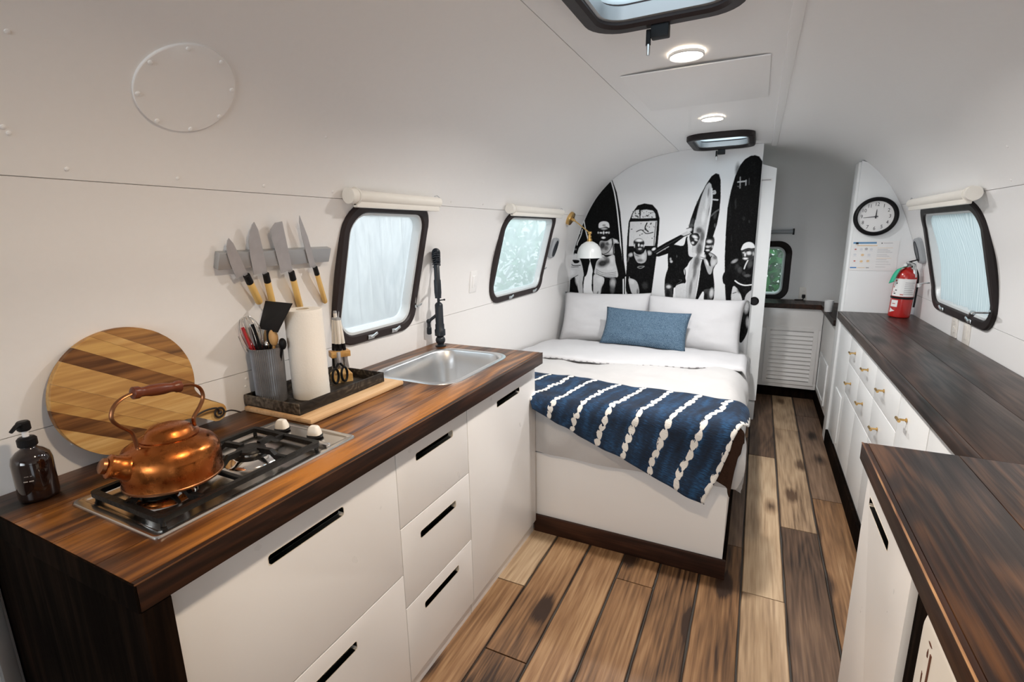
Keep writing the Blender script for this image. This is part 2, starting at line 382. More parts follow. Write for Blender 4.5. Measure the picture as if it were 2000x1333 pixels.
def wall(side, y, z, off=0.0):
    """point on the curved wall at height z, `off` metres into the room"""
    for i in range(len(DENSE)-1):
        a, b = DENSE[i], DENSE[i+1]
        if a[1] <= z <= b[1]:
            u = (z-a[1])/(b[1]-a[1]+1e-9); n = prof_n(i)*(1-u)+prof_n(i+1)*u; h = a[0]+(b[0]-a[0])*u
            return Vector((CX+side*(h-n.x*off), y, z-n.y*off))
def wall_normal(side, z):
    a = wall(side, 0, z, 0); b = wall(side, 0, z, .01); return (b-a).normalized()
def extrude_profile(mb, side, pts, y0, y1, o0, o1, ny=1):
    L = []
    for y in (y0, y1):
        A = [Vector((CX+side*(h-n.x*o0), y, z-n.y*o0)) for h, z, n in pts]
        B = [Vector((CX+side*(h-n.x*o1), y, z-n.y*o1)) for h, z, n in reversed(pts)]
        L.append(A+B)
    return mb.loops(L)
# ================================================================== STRUCTURE
def win_cut(side, y0, y1, z0, z1, r, ins=.012):
    mb = MB(); L = rrect(y0+ins, z0+ins, y1-ins, z1-ins, r)
    return mb.loops([[Vector((CX+side*.72, a, b)) for a, b in L], [Vector((CX+side*1.4, a, b)) for a, b in L]])
WINS = {1: (-1, 1.355, 1.868, 1.032, 1.582, .095), 2: (-1, 2.598, 3.402, 1.035, 1.585, .095), 3: (1, 2.632, 3.468, 1.018, 1.560, .10)}
HATCH = [(-.478, .98, -.062, 1.545), (-.470, 3.455, -.070, 3.99)]
def hatch_cut(h):
    L = rrect(h[0]+.012, h[1]+.012, h[2]-.012, h[3]-.012, .085)
    return MB().loops([[Vector((a, b, 1.9)) for a, b in L], [Vector((a, b, 2.3)) for a, b in L]])
Y0, Y1 = -1.6, 4.1
shell = MB()
full = seg(0, 2.0395, 'z')
for sd in (-1, 1): extrude_profile(shell, sd, seg(0, 0, 'z')[:1]+full[1:-1]+[(0.0, 2.04, Vector((0, 1)))], Y0, Y1, -.0075, -.045)
outer = shell.build('wall_outer', 'gap_dark', None, 30); struct(outer, 'outer skin of the trailer behind the white wall panels')
cut(outer, [win_cut(*WINS[k]) for k in WINS]+[hatch_cut(h) for h in HATCH])
def wall_panels(side, name, label, wins):
    root = sempty(name, (CX+side*1.17, 0, 0), label)
    for k0, k1, by in ((0, 1.0415, 'z'), (1.0435, 1.5815, 'z'), (1.5835, None, 'm')):
        if by == 'z': pts = seg(k0, k1)
        else:
            pts = [p for p in seg(1.5835, 2.029, 'z') if p[0] > .3145]
            pts.append((.3145, seg(.3145, .2, 'h')[0][1], Vector((.1, .99)).normalized()))
        mb = MB(); extrude_profile(mb, side, pts, Y0, Y1, 0, -.006)
        o = mb.build('panel', 'wall_paint' if side < 0 else 'ceiling_paint', root, 30)
        if by == 'z' or k0 > 1.5: cut(o, [win_cut(*WINS[w]) for w in wins])
    return root
wl = wall_panels(-1, 'wall_left', 'white curved panels of the left wall with fine dark seams', (1, 2))
wr = wall_panels(1, 'wall_right', 'white curved panels of the right wall', (3,))
ce = MB()
pts = seg(.3125, .0, 'h')[:-1]
A = [Vector((CX-h, 0, z)) for h, z, n in pts]+[Vector((CX, 0, 2.04))]+[Vector((CX+h, 0, z)) for h, z, n in reversed(pts)]
def ringat(y): return [Vector((p.x, y, p.z)) for p in A]+[Vector((p.x, y, p.z+.006)) for p in reversed(A)]
ce.loops([ringat(Y0), ringat(Y1)])
ceiling = ce.build('ceiling', 'ceiling_paint', None, 30); struct(ceiling, 'white centre strip of the ceiling')
cut(ceiling, [hatch_cut(h) for h in HATCH])
mb = MB(); mb.box(CX+.299, Y0, 2.0185, CX+.332, Y1, 2.032, .004); struct(mb.build('trim_1', 'ceiling_paint'), 'raised white trim strip along the right ceiling seam')
mb = MB(); mb.box(-.522, 2.03, 2.0272, -.012, 2.64, 2.032, .001); struct(mb.build('trim_2', 'ceiling_paint'), 'flat white access panel in the ceiling between the two round lights')
# domes at both ends
def dome_y(h, s, D=1.0, p=.55): return D*h/1.17*abs(math.cos(s))**p
def dome(name, y0, sgn, mt, label):
    K = 28; vs = []; fs = []; n = len(DENSE)
    for sc_ in (1.0, 1.035):
        for h, z in DENSE:
            for k in range(K+1):
                ph = -PI/2+PI*k/K; s_ = math.sin(ph)
                x = h*math.copysign(abs(s_)**.55, s_); y = dome_y(h, ph)
                vs.append((CX+x*sc_, y0+sgn*y*(1.03 if sc_ > 1 else 1), .9+(z-.9)*sc_))
    G = n*(K+1); g = lambda l, i, k: l*G+i*(K+1)+k
    for i in range(n-1):
        for k in range(K):
            fs.append((g(0, i, k), g(0, i, k+1), g(0, i+1, k+1), g(0, i+1, k))); fs.append((g(1, i, k), g(1, i+1, k), g(1, i+1, k+1), g(1, i, k+1)))
        for k in (0, K): fs.append((g(0, i, k), g(0, i+1, k), g(1, i+1, k), g(1, i, k)))
    for k in range(K): fs.append((g(0, 0, k), g(0, 0, k+1), g(1, 0, k+1), g(1, 0, k)))
    mb = MB().add(vs, fs); o = mb.build(name, mt, None, 30)
    bm = bmesh.new(); bm.from_mesh(o.data); bmesh.ops.remove_doubles(bm, verts=bm.verts[:], dist=1e-4)
    bmesh.ops.recalc_face_normals(bm, faces=bm.faces[:]); bm.to_mesh(o.data); bm.free()
    return struct(o, label)
dr = dome('wall_rear', 4.1, 1, 'ceiling_paint', 'rounded rear end wall of the trailer')
RW = (-.815, .272, .815, 1.345)
L = rrect(RW[0]+.012, RW[2]+.012, RW[1]-.012, RW[3]-.012, .10)
cut(dr, [MB().loops([[Vector((a, 4.85, b)) for a, b in L], [Vector((a, 5.5, b)) for a, b in L]])])
df = dome('wall_front', -1.6, -1, 'wall_paint', 'rounded front end wall behind the camera')
L = rrect(-.95, .98, .41, 1.52, .10)
cut(df, [MB().loops([[Vector((a, -2.2, b)) for a, b in L], [Vector((a, -3.0, b)) for a, b in L]])])
# floor: dark base and single planks
mb = MB(); mb.box(CX-1.2, -2.6, -.06, CX+1.2, 5.2, -.007)
floor = mb.build('floor', 'gap_dark'); struct(floor, 'wide brown wooden floor planks with dark joints')
rows = [(-.94, -.774, [.42, 1.65]), (-.774, -.606, [.1, 1.303]), (-.606, -.441, [-.5, .75]), (-.441, -.282, [.55, 1.862]), (-.282, -.119, [.2, 1.1]),
        (-.119, .046, [.9, 2.31, 3.7]), (.046, .208, [.8, 1.998, 3.412]), (.208, .371, [1.25, 2.576, 3.969]), (.371, .534, [1.62, 2.945, 4.321])]
tone = {(0, 1.65): 'plank_pale', (0, .42): 'plank_mid', (1, .1): 'plank_mid', (1, 1.303): 'plank_mid', (2, .75): 'plank_mid', (3, .55): 'plank_mid', (3, 1.862): 'plank_mid',
        (4, 1.1): 'plank_mid', (5, .9): 'plank_mid', (5, 2.31): 'plank_dark', (5, 3.7): 'plank_mid', (6, .8): 'plank_pale', (6, 1.998): 'plank_pale', (6, 3.412): 'plank_dark',
        (7, 1.25): 'plank_dark', (7, 2.576): 'plank_pale', (7, 3.969): 'plank_pale', (8, 1.62): 'plank_mid', (8, 2.945): 'plank_dark', (8, 4.321): 'plank_dark'}
rg = random.Random(3)
for ri, (xa, xb, J) in enumerate(rows):
    ys = [-1.7]+J+[4.95 if ri > 4 else 2.2]
    for a, b in zip(ys, ys[1:]):
        n = 12; mb = MB(); g = .0028; ya, yb = a+g, b-g
        lft = [(xa+g+rg.uniform(-.0022, .0022), ya+(yb-ya)*i/n) for i in range(n+1)]
        rgt = [(xb-g+rg.uniform(-.0022, .0022), ya+(yb-ya)*i/n) for i in range(n+1)]
        z = rg.uniform(-.0008, .0004)
        vs = []; fs = []
        for (p, q) in zip(lft, rgt): vs += [(p[0], p[1], -.007), (p[0]+.0005, p[1], z-.0018), (p[0]+.0035, p[1], z), (q[0]-.0035, q[1], z), (q[0]-.0005, q[1], z-.0018), (q[0], q[1], -.007)]
        for i in range(n):
            for k in range(5): fs.append((i*6+k, i*6+k+1, i*6+k+7, i*6+k+6))
        fs += [(5, 4, 3, 2, 1, 0), tuple(n*6+k for k in range(6))]
        mb.add(vs, fs); mb.build('plank', tone.get((ri, a), 'plank_mid'), floor, 20)
# partitions
left_prof = [(CX-h, z) for h, z in DENSE if z < 2.039 and h > .02]
poly = [(-.020, .0), (CX-1.17, 0)]+[(x+.001, z-.001) for x, z in left_prof[1:]]+[(CX, 2.038), (-.020, 2.033)]
mb = MB(); mb.prism(poly, lambda a, b: (a, 4.05, b), lambda a, b: (a, 4.088, b))
struct(mb.build('wall_mural', 'mural_wall_paint', None, 30), 'white partition behind the bed carrying the printed mural')
rp_ = [(CX+h, z) for h, z in DENSE if z < 1.852]
poly = [(.53, 0)]+[(x-.001, z) for x, z in rp_]+[(.53, 1.852)]
mb = MB(); mb.prism(poly, lambda a, b: (a, 3.82, b), lambda a, b: (a, 3.955, b))
struct(mb.build('wall_clock_partition', 'cabinet_cool', None, 30), 'white partition at the far end of the right worktop')
mb = MB(); mb.box(.516, 3.826, .0, .530, 3.955, 1.845, .003); struct(mb.build('trim_3', 'cabinet_cool'), 'white edging of the clock partition')
# left skirting wall strip and metal threshold near the entrance
mb = MB(); mb.box(CX-1.172, .318, .0, CX-1.15, .345, .90, .003); struct(mb.build('trim_4', 'aluminium_dull'), 'scuffed grey metal strip beside the end of the worktop')
# ------------------------------------------------------------------ windows
def inset(y0, z0, y1, z1, d, r): return rrect(y0+d, z0+d, y1-d, z1-d, max(.02, r-d*.8), 7)
def build_window(n, P, box, r, pane, fm, fw=.036, label=''):
    """P(a, b, off) maps window coordinates to the wall"""
    a0, b0, a1, b1 = box
    c = P((a0+a1)/2, b0, 0); root = sempty('window_%d' % n, c, label)
    mb = MB(); spec = [(0, -.004), (0, .010), (.006, .015), (fw-.006, .015), (fw, .010), (fw, -.03), (.014, -.03)]
    L = [[P(a, b, off) for a, b in inset(a0, b0, a1, b1, d, r)] for d, off in spec]; L.append(L[0])
    mb.loops(L, True, False, False); fr = mb.build('window_frame', fm, root)
    mb = MB(); spec = [(fw-.002, .006), (fw+.010, .004), (fw+.020, -.016), (fw+.022, -.034), (fw-.002, -.034)]
    L = [[P(a, b, off) for a, b in inset(a0, b0, a1, b1, d, r)] for d, off in spec]; L.append(L[0])
    mb.loops(L, True, False, False); mb.build('sash', 'sash_grey', root)
    mb = MB(); base = inset(a0, b0, a1, b1, fw+.008, r); ca, cb = (a0+a1)/2, (b0+b1)/2; L = []
    for t in (1, .86, .68, .48, .25, .08): L.append([P(ca+(a-ca)*t, cb+(b-cb)*t, -.027) for a, b in base])
    mb.loops(L, True, False, True); mb.build('pane', pane, root, 60)
    return root
def latch(root, P, a, b, s=1.0, mt='aluminium'):
    mb = MB(); o = P(a, b, .016); A = (P(a+.01, b, .016)-o).normalized(); B = (P(a, b+.01, .016)-o).normalized(); Nn = (P(a, b, .026)-o).normalized()
    M = Matrix.Translation(o) @ Matrix((A, B, Nn)).transposed().to_4x4()
    mb.xf = M; mb.box(-.018*s, -.010*s, 0, .018*s, .008*s, .006, .003)
    mb.xf = M @ Matrix.Rotation(.35, 4, 'Z'); mb.box(-.006*s, -.006*s, .006, .034*s, .005*s, .013, .003)
    mb.build('latch', mt, root)
def stay(root, P, a, b0, b1):
    mb = MB(); mb.tube([P(a, b0, .017), P(a, (b0+b1)/2, .018), P(a, b1, .017)], .0028, 6); mb.build('stay_rail', 'aluminium', root)
PL = lambda a, b, o: wall(-1, a, b, o)
PR_ = lambda a, b, o: wall(1, a, b, o)
W1 = build_window(1, PL, (1.355, 1.032, 1.868, 1.582), .105, 'pane_fogged', 'frame_brown', .038, 'fogged window with a dark frame above the kitchen worktop')
latch(W1, PL, 1.55, 1.050); latch(W1, PL, 1.70, 1.050); latch(W1, PL, 1.862, 1.135, .8)
stay(W1, PL, 1.372, 1.12, 1.34); stay(W1, PL, 1.852, 1.15, 1.34)
W2 = build_window(2, PL, (2.598, 1.035, 3.402, 1.585), .105, 'pane_green', 'frame_brown', .036, 'greenish fogged window beside the bed')
latch(W2, PL, 2.86, 1.052); latch(W2, PL, 3.24, 1.052); latch(W2, PL, 3.40, 1.20, .7)
W3 = build_window(3, PR_, (2.632, 1.018, 3.468, 1.560), .11, 'pane_green', 'frame_black', .040, 'black-framed window over the right worktop, veiled by a gathered curtain')
latch(W3, PR_, 2.86, 1.038); latch(W3, PR_, 3.24, 1.038)
for (a, b, c, d) in ((2.60, 1.115, 2.66, 1.10), (3.47, 1.15, 3.545, 1.14)):
    mb = MB(); mb.tube([PR_(a+.05 if a < 3 else a, b, .02), PR_(a, b, .035), PR_(c, d, .05) if a > 3 else PR_(a+.14, b-.02, .045)], .004, 6)
    e = PR_(c, d, .05) if a > 3 else PR_(a+.14, b-.02, .045); mb.cyl(e, e+Vector((0, .025 if a < 3 else -.004, -.02)), .011, .009, 8); mb.build('stay_clip', 'aluminium', W3)
yd = lambda z: 4.1+[h for h, zz in DENSE if zz <= z+.001][-1]/1.17
def smooth_h(z):
    for (a, b) in zip(DENSE, DENSE[1:]):
        if a[1] <= z <= b[1]: return a[0]+(b[0]-a[0])*(z-a[1])/(b[1]-a[1]+1e-9)
    return 1.17
def PRR(a, b, o):
    u = min(1, abs(a-CX)/1.17)/(smooth_h(b)/1.17); ph = math.asin(min(1, u**(1/.55))); return Vector((a, 4.1+dome_y(smooth_h(b), ph)-o, b))
W4 = build_window(4, PRR, (RW[0], RW[2], RW[1], RW[3]), .11, 'pane_clear', 'frame_black', .05, 'black-framed rear window looking onto green leaves')
# front window behind the camera (a plain opening with its frame)
PF = lambda a, b, o: Vector((a, -1.6-smooth_h(b)/1.17+.02+o, b))
build_window(5, PF, (-.96, .97, .42, 1.53), .11, 'pane_clear', 'frame_black', .04, 'wide front window behind the camera')
# roof hatches
for i, h in enumerate(HATCH):
    root = sempty('window_%d' % (6+i), ((h[0]+h[2])/2, (h[1]+h[3])/2, 2.03), ['roof hatch nearest the camera with a dark frame', 'roof hatch above the bed with a dark frame'][i])
    PH = lambda a, b, o: Vector((a, b, 2.034-o))
    spec = [(0, .0), (0, .022), (.006, .030), (.034, .030), (.042, .022), (.042, -.06), (.012, -.06)]
    mb = MB(); L = [[PH(a, b, off) for a, b in inset(*h, d, .10)] for d, off in spec]; L.append(L[0]); mb.loops(L, True, False, False); mb.build('hatch_frame', 'frame_brown' if i == 0 else 'frame_black', root)
    spec = [(.036, .016), (.050, .012), (.054, -.02), (.036, -.02)]
    mb = MB(); L = [[PH(a, b, off) for a, b in inset(*h, d, .10)] for d, off in spec]; L.append(L[0]); mb.loops(L, True, False, False); mb.build('hatch_seal', 'aluminium_dull', root)
    mb = MB(); base = inset(*h, .045, .10); ca, cb = (h[0]+h[2])/2, (h[1]+h[3])/2
    mb.loops([[PH(ca+(a-ca)*t, cb+(b-cb)*t, -.028-.03*(1-t*t)) for a, b in base] for t in (1, .8, .55, .3, .1)], True, False, True); mb.build('pane', 'pane_hatch', root, 60)
    mb = MB(); yk = h[3]-.012; mb.box(-.31, yk-.018, 1.972, -.262, yk+.012, 2.006, .004); mb.box(-.325, yk-.004, 1.958, -.312, yk+.006, 2.0, .003); mb.build('crank_housing', 'plastic_black', root)
    mb = MB(); mb.cyl((-.318, yk+.001, 1.962), (-.318, yk+.001, 1.935), .006, .005, 10); mb.build('crank_knob', 'aluminium', root)
# ------------------------------------------------------------------ sliding door leaf behind the mural wall
dz = sempty('door_1', (.025, 4.115, 0), 'white sliding door leaf half drawn behind the mural partition')
mb = MB(); mb.prism([(-.5, .155), (.074, .155), (.074, 1.868), (-.02, 1.902), (-.5, 1.90)], lambda a, b: (a, 4.096, b), lambda a, b: (a, 4.13, b)); mb.build('door_leaf', 'cabinet_cool', dz)
mb = MB(); mb.lathe([(.0, .0), (.030, .0), (.032, .004), (.027, .008), (.022, .004), (0, .004)], (.004, 4.097, .928), (0, -1, 0), 24); mb.build('door_pull', 'plastic_black', dz)
mb = MB(); mb.box(-.02, 4.0945, 1.782, .052, 4.0965, 1.802, .001); mb.build('catch_plate', 'cabinet_white', dz)
mb = MB(); mb.box(-.016, 4.094, 1.788, .044, 4.0955, 1.796, 0); mb.build('catch_slot', 'ink_soft', dz)
mb = MB(); mb.box(-.035, 4.088, .0, .068, 4.14, .140, .004); struct(mb.build('baseboard_mural', 'cabinet_cool'), 'white base block under the sliding door')
# ------------------------------------------------------------------ outside: fence, ground, greenery
mb = MB(); mb.box(-9, -6, -.75, 9, 12, -.7); struct(mb.build('ground', 'ground_pale'), 'pale ground around the trailer, lightened to bounce daylight')
fn = thing('garden_fence', 'pale weathered board fence seen through the fogged kitchen window', 'fence', (-3.2, 3.6, -.7))
bd = None; yy = .2
mb = MB(); mb.box(-3.225, 3.6, -.7, -3.20, 3.755, 2.6, .003); bd = mb.build('fence_board', 'fence_wood', fn); bd.location.y = 1.6-3.6+.0
k = 1
while k < 22:
    c = bd.copy(); COL.objects.link(c); c.parent = fn; c.location.y = 1.6-3.6+k*.165; c.location.x = rg.uniform(-.008, .008); k += 1
for z in (-.3, 1.0, 2.2):
    mb = MB(); mb.box(-3.27, 1.6, z, -3.226, 5.2, z+.09, .003); mb.build('rail', 'fence_wood', fn)
for nm, c, r, n, lab, col in (('leafy_bush', (-4.0, 7.3, 1.0), (1.2, 2.0, 1.6), 2600, 'pale green bush outside the bedside window', (.20, .36, .20)),
                         ('garden_tree', (-.1, 7.6, 1.2), (2.0, 1.0, 1.7), 9000, 'deep green tree outside the rear window', (.035, .19, .045)),
                         ('tall_shrub', (3.6, 4.2, .9), (.9, 2.2, 1.5), 2200, 'green shrub outside the curtained window', (.09, .22, .09))):
    mt = mat(nm+'_leaf', col, .5, var=.55, bscale=5); rr = random.Random(hash(nm) % 97 if False else len(nm)); mb = MB()
    for i in range(n):
        while True:
            p = Vector((rr.uniform(-1, 1), rr.uniform(-1, 1), rr.uniform(-1, 1)))
            if .35 < p.length < 1: break
        q = Vector((c[0]+p.x*r[0], c[1]+p.y*r[1], c[2]+p.z*r[2])); a = Vector((rr.gauss(0, 1), rr.gauss(0, 1), rr.gauss(0, 1))).normalized(); b = a.orthogonal().normalized(); s = rr.uniform(.05, .10)
        mb.add([q-a*s, q-b*s*.42+a*s*.1, q+a*s, q+b*s*.42+a*s*.1], [(0, 1, 2, 3)])
    root = thing(nm, lab, 'tree' if 'tree' in nm else 'bush', (c[0], c[1], -.7))
    o = mb.build('foliage', nm+'_leaf', root, 0, False); o['kind'] = 'stuff'
    mb = MB()
    for k in range(7):
        an = rr.uniform(0, 2*PI); mb.tube([(c[0], c[1], -.7), (c[0]+.1*math.cos(an), c[1]+.1*math.sin(an), c[2]-.6), (c[0]+r[0]*.7*math.cos(an), c[1]+r[1]*.7*math.sin(an), c[2]+rr.uniform(.2, .9))], [.05, .03, .008], 6)
    mb.build('branches', 'fence_wood', root)
# ================================================================== CABINETS AND WORKTOPS
FX = -.886
def slot_cut(y0, y1, z0, z1, x):
    L = rrect(y0, z0, y1, z1, .006, 3)
    return MB().loops([[Vector((x-.03, a, b)) for a, b in L], [Vector((x+.03, a, b)) for a, b in L]])
def front(name, parent, y0, y1, z0, z1, slot, x=FX, th=.018, side=1, mt='cabinet_white'):
    mb = MB(); a, b = sorted((x, x-side*th)); mb.box(a, y0, z0, b, y1, z1, .0012)
    o = mb.build(name, mt, parent, 30)
    if slot:
        cut(o, [slot_cut(*slot, x-side*th/2)])
        y_0, y_1, z_0, z_1 = slot; L0 = rrect(y_0, z_0, y_1, z_1, .006, 3); L1 = rrect(y_0-.0012, z_0-.0012, y_1+.0012, z_1+.0012, .007, 3)
        m2 = MB(); xs = (x+side*.0004, x-side*th*.98)
        rings = [[Vector((xs[0], a_, b_)) for a_, b_ in L1], [Vector((xs[0], a_, b_)) for a_, b_ in L0], [Vector((xs[1], a_, b_)) for a_, b_ in L0], [Vector((xs[1], a_, b_)) for a_, b_ in L1]]
        m2.loops(rings+[rings[0]], True, False, False); m2.build('grip_slot_edge', 'mdf_edge', o)
    return o
def carcass(parent, y0, y1, z0=.06, z1=.866, xb=-1.40, xf=-.906):
    mb = MB(); t = .016
    mb.box(xb, y0+.001, z0, xf, y0+t, z1); mb.box(xb, y1-t, z0, xf, y1-.001, z1); mb.box(xb, y0+t, z0, xf, y1-t, z0+t); mb.box(xb, y0+t, z0+t, xb+.01, y1-t, z1)
    mb.build('carcass', 'inside_dark', parent)
    mb = MB(); mb.box(-.99, y0+.001, 0, -.900, y1-.001, z0-.001, .001); mb.build('plinth', 'cabinet_white', parent)
c1 = thing('base_cabinet', 'wide white cabinet with two deep drawers under the cooktop', 'cabinet', (-1.15, .715, 0))
carcass(c1, .402, 1.028)
front('drawer', c1, .4035, 1.0275, .4545, .858, (.605, .822, .772, .796)); front('drawer', c1, .4035, 1.0275, .062, .4505, (.605, .822, .372, .397))
c2 = thing('base_cabinet', 'narrow white cabinet with a stack of three slotted drawers', 'cabinet', (-1.15, 1.225, 0))
carcass(c2, 1.030, 1.423)
for z0, z1, s0 in ((.607, .858, .784), (.334, .603, .520), (.062, .330, .262)): front('drawer', c2, 1.0305, 1.4215, z0, z1, (1.122, 1.328, s0, s0+.024))
c3 = thing('base_cabinet', 'white cabinet with one tall slotted door under the sink', 'cabinet', (-1.15, 1.735, 0))
carcass(c3, 1.425, 2.032); front('door', c3, 1.4255, 2.032, .062, .858, (1.652, 1.862, .779, .804))
ep = MB(); ep.box(-1.437, .352, 0, -.852, .3995, .8665, .002)
tag(ep.build('worktop_end_panel', 'dark_panel_wood'), 'near-black wooden end panel closing the left kitchen run', 'panel')
wt = thing('worktop', 'long brown wooden worktop carrying cooktop and sink on the left', 'worktop', (-1.14, 1.2, .868))
sink_c = lambda: MB().loops([[Vector((a, b, .80)) for a, b in rrect(-1.335, 1.44, -.972, 1.94, .085)], [Vector((a, b, 1.0)) for a, b in rrect(-1.335, 1.44, -.972, 1.94, .085)]])
hob_c = lambda: MB().loops([[Vector((a, b, .895)) for a, b in rrect(-1.235, .448, -.960, .93, .01)], [Vector((a, b, 1.0)) for a, b in rrect(-1.235, .448, -.960, .93, .01)]])
for xa, xb in ((-1.437, -1.268), (-1.268, -1.118), (-1.118, -.972), (-.972, -.866)):
    mb = MB(); mb.box(xa+.0004, .352, .868, xb-.0004, 2.043, .92, .0012); o = mb.build('board', 'worktop_wood', wt, 30)
    if xa < -.97: cut(o, [sink_c(), hob_c()])
mb = MB(); mb.box(-.866, .352, .868, -.850, 2.043, .9199, .0025); mb.build('front_edge', 'worktop_edge_wood', wt)
mb = MB(); mb.box(-1.437, .3485, .8685, -.850, .352, .9197, .001); mb.build('end_edge', 'dark_panel_wood', wt)
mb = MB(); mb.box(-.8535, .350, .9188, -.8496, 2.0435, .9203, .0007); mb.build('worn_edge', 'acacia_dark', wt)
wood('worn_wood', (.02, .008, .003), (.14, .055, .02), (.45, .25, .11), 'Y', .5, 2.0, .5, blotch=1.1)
# sink
sk = thing('sink', 'rounded steel sink sunk into the left worktop', 'sink', (-1.155, 1.69, .92))
mb = MB(); S_ = [(0, .9203), (.001, .9225), (.010, .9245), (.022, .9235), (.028, .916), (.032, .86), (.050, .775), (.10, .766), (.15, .764)]
mb.loops([[Vector((a, b, z)) for a, b in rrect(-1.350+d, 1.424+d, -.957-d, 1.956-d, max(.02, .10-d*.45), 10)] for d, z in S_], True, False, True); mb.build('basin', 'steel_sink', sk, 50)
mb = MB(); mb.lathe([(.0, .0), (.036, 0), (.038, .003), (.030, .004), (.026, .001), (0, .001)], (-1.155, 1.69, .7645), n=24); mb.build('drain', 'steel_polished', sk)
# cooktop
hb = thing('gas_cooktop', 'stainless two-burner gas cooktop set into the left worktop', 'cooktop', (-1.10, .69, .92))
mb = MB(); L = []
for d, z in ((0, .9202), (.0, .9235), (.002, .9265), (.014, .9270), (.018, .9245), (.022, .9228)): L.append([Vector((a, b, z)) for a, b in rrect(-1.248+d, .434+d, -.945-d, .948-d, max(.004, .012-d*.3), 4)])
mb.loops(L, True, False, True); mb.build('base_plate', 'steel', hb, 40)
mb = MB(); mb.box(-1.232, .857, .9228, -.962, .872, .9325, .003); mb.build('ridge', 'steel', hb)
def burner(y, x=-1.085, s=1.0):
    mb = MB(); mb.lathe([(.062*s, 0), (.060*s, .003), (.043*s, .012), (.038*s, .013), (.034*s, .012)], (x, y, .9228), n=36, caps=(False, False)); b = mb.build('burner', 'steel_polished', hb, 30)
    mb = MB(); mb.lathe([(.034*s, .008), (.037*s, .010), (.038*s, .017), (.033*s, .019), (0, .019)], (x, y, .9228), n=36); mb.build('flame_ring', 'iron_black', b)
    mb = MB(); mb.lathe([(.032*s, .018), (.032*s, .0245), (.030*s, .0255)], (x, y, .9228), n=36, caps=(False, False)); mb.build('burner_collar', 'steel_polished', b)
    mb = MB(); mb.lathe([(0, .0245), (.033*s, .0245), (.034*s, .027), (.031*s, .031), (0, .0325)], (x, y, .9228), n=36); mb.build('burner_cap', 'iron_black', b)
    mb = MB(); mb.cyl((x+.048, y+.012, .9235), (x+.048, y+.012, .944), .003, .002, 8); mb.build('igniter', 'label_white', b)
burner(.735, -1.085, 1.0); burner(.535, -1.105, 1.08)
mb = MB(); gx0, gx1, gy0, gy1 = -1.222, -.970, .458, .850; r = .0065
L = rrect(gx0, gy0, gx1, gy1, .012, 3)
ro = [Vector((a, b, .934)) for a, b in L]; ri_ = [Vector((a, b, .934)) for a, b in rrect(gx0+.013, gy0+.013, gx1-.013, gy1-.013, .006, 3)]
up = lambda R: [p+Vector((0, 0, .011)) for p in R]
rr_ = [ro, up(ro), up(ri_), ri_]; mb.loops(rr_+[rr_[0]], True, False, False)
for a, b in ((gx0+.01, gy0+.01), (gx1-.01, gy0+.01), (gx0+.01, gy1-.01), (gx1-.01, gy1-.01)): mb.cyl((a, b, .9235), (a, b, .936), .005, .005, 8)
mb.build('grate_frame', 'iron_black', hb, 40)
def finger(p0, p1, parent=hb):
    p0 = Vector((*p0, .9405)); p1 = Vector((*p1, .9405)); d = (p1-p0).normalized(); s = Vector((-d.y, d.x, 0))*.0052; m = p0+(p1-p0)*.35
    prof = [(p0, 0), (m, 0), (m+d*.014, .012), (p1, .012)]
    vs = []
    for p, h in prof:
        for sg in (-1, 1): vs += [p+s*sg+Vector((0, 0, h-.0065)), p+s*sg+Vector((0, 0, h+.0065))]
    fs = []
    for k in range(3):
        b = k*4; fs += [(b, b+4, b+5, b+1), (b+2, b+3, b+7, b+6), (b+1, b+5, b+7, b+3), (b, b+2, b+6, b+4)]
    fs += [(0, 1, 3, 2), (12, 14, 15, 13)]
    MB().add(vs, fs).build('grate_finger', 'iron_black', parent, 30)
for cy, cx in ((.735, -1.085), (.535, -1.105)):
    finger((gx1-.008, cy+.012), (cx+.026, cy+.003)); finger((gx0+.008, cy-.012), (cx-.026, cy-.003))
finger((-1.10, gy1-.008), (-1.09, .735+.026)); finger((-1.10, gy0+.008), (-1.105, .535-.026))
mb = MB(); mb.box(gx0+.006, .629, .9355, gx1-.006, .640, .9455, .003); mb.build('grate_crossbar', 'iron_black', hb)
finger((-1.085, .636), (-1.085, .735-.026)); finger((-1.105, .634), (-1.105, .535+.026))
for kx, ky in ((-1.168, .893), (-1.045, .896)):
    mb = MB(); mb.lathe([(.0, 0), (.021, 0), (.021, .004), (.014, .006), (0, .006)], (kx, ky, .927), n=24); kb = mb.build('knob_seat', 'plastic_black', hb)
    mb = MB(); M = Matrix.Translation((kx, ky, .933)) @ Matrix.Rotation(.25, 4, 'Z')
    mb.xf = M; mb.loops([[Vector((a*s, b*s, z)) for a, b in rrect(-.018, -.013, .018, .013, .008, 3)] for s, z in ((1, 0), (.95, .010), (.72, .021), (.55, .024))]); mb.build('knob', 'white_plastic', kb)
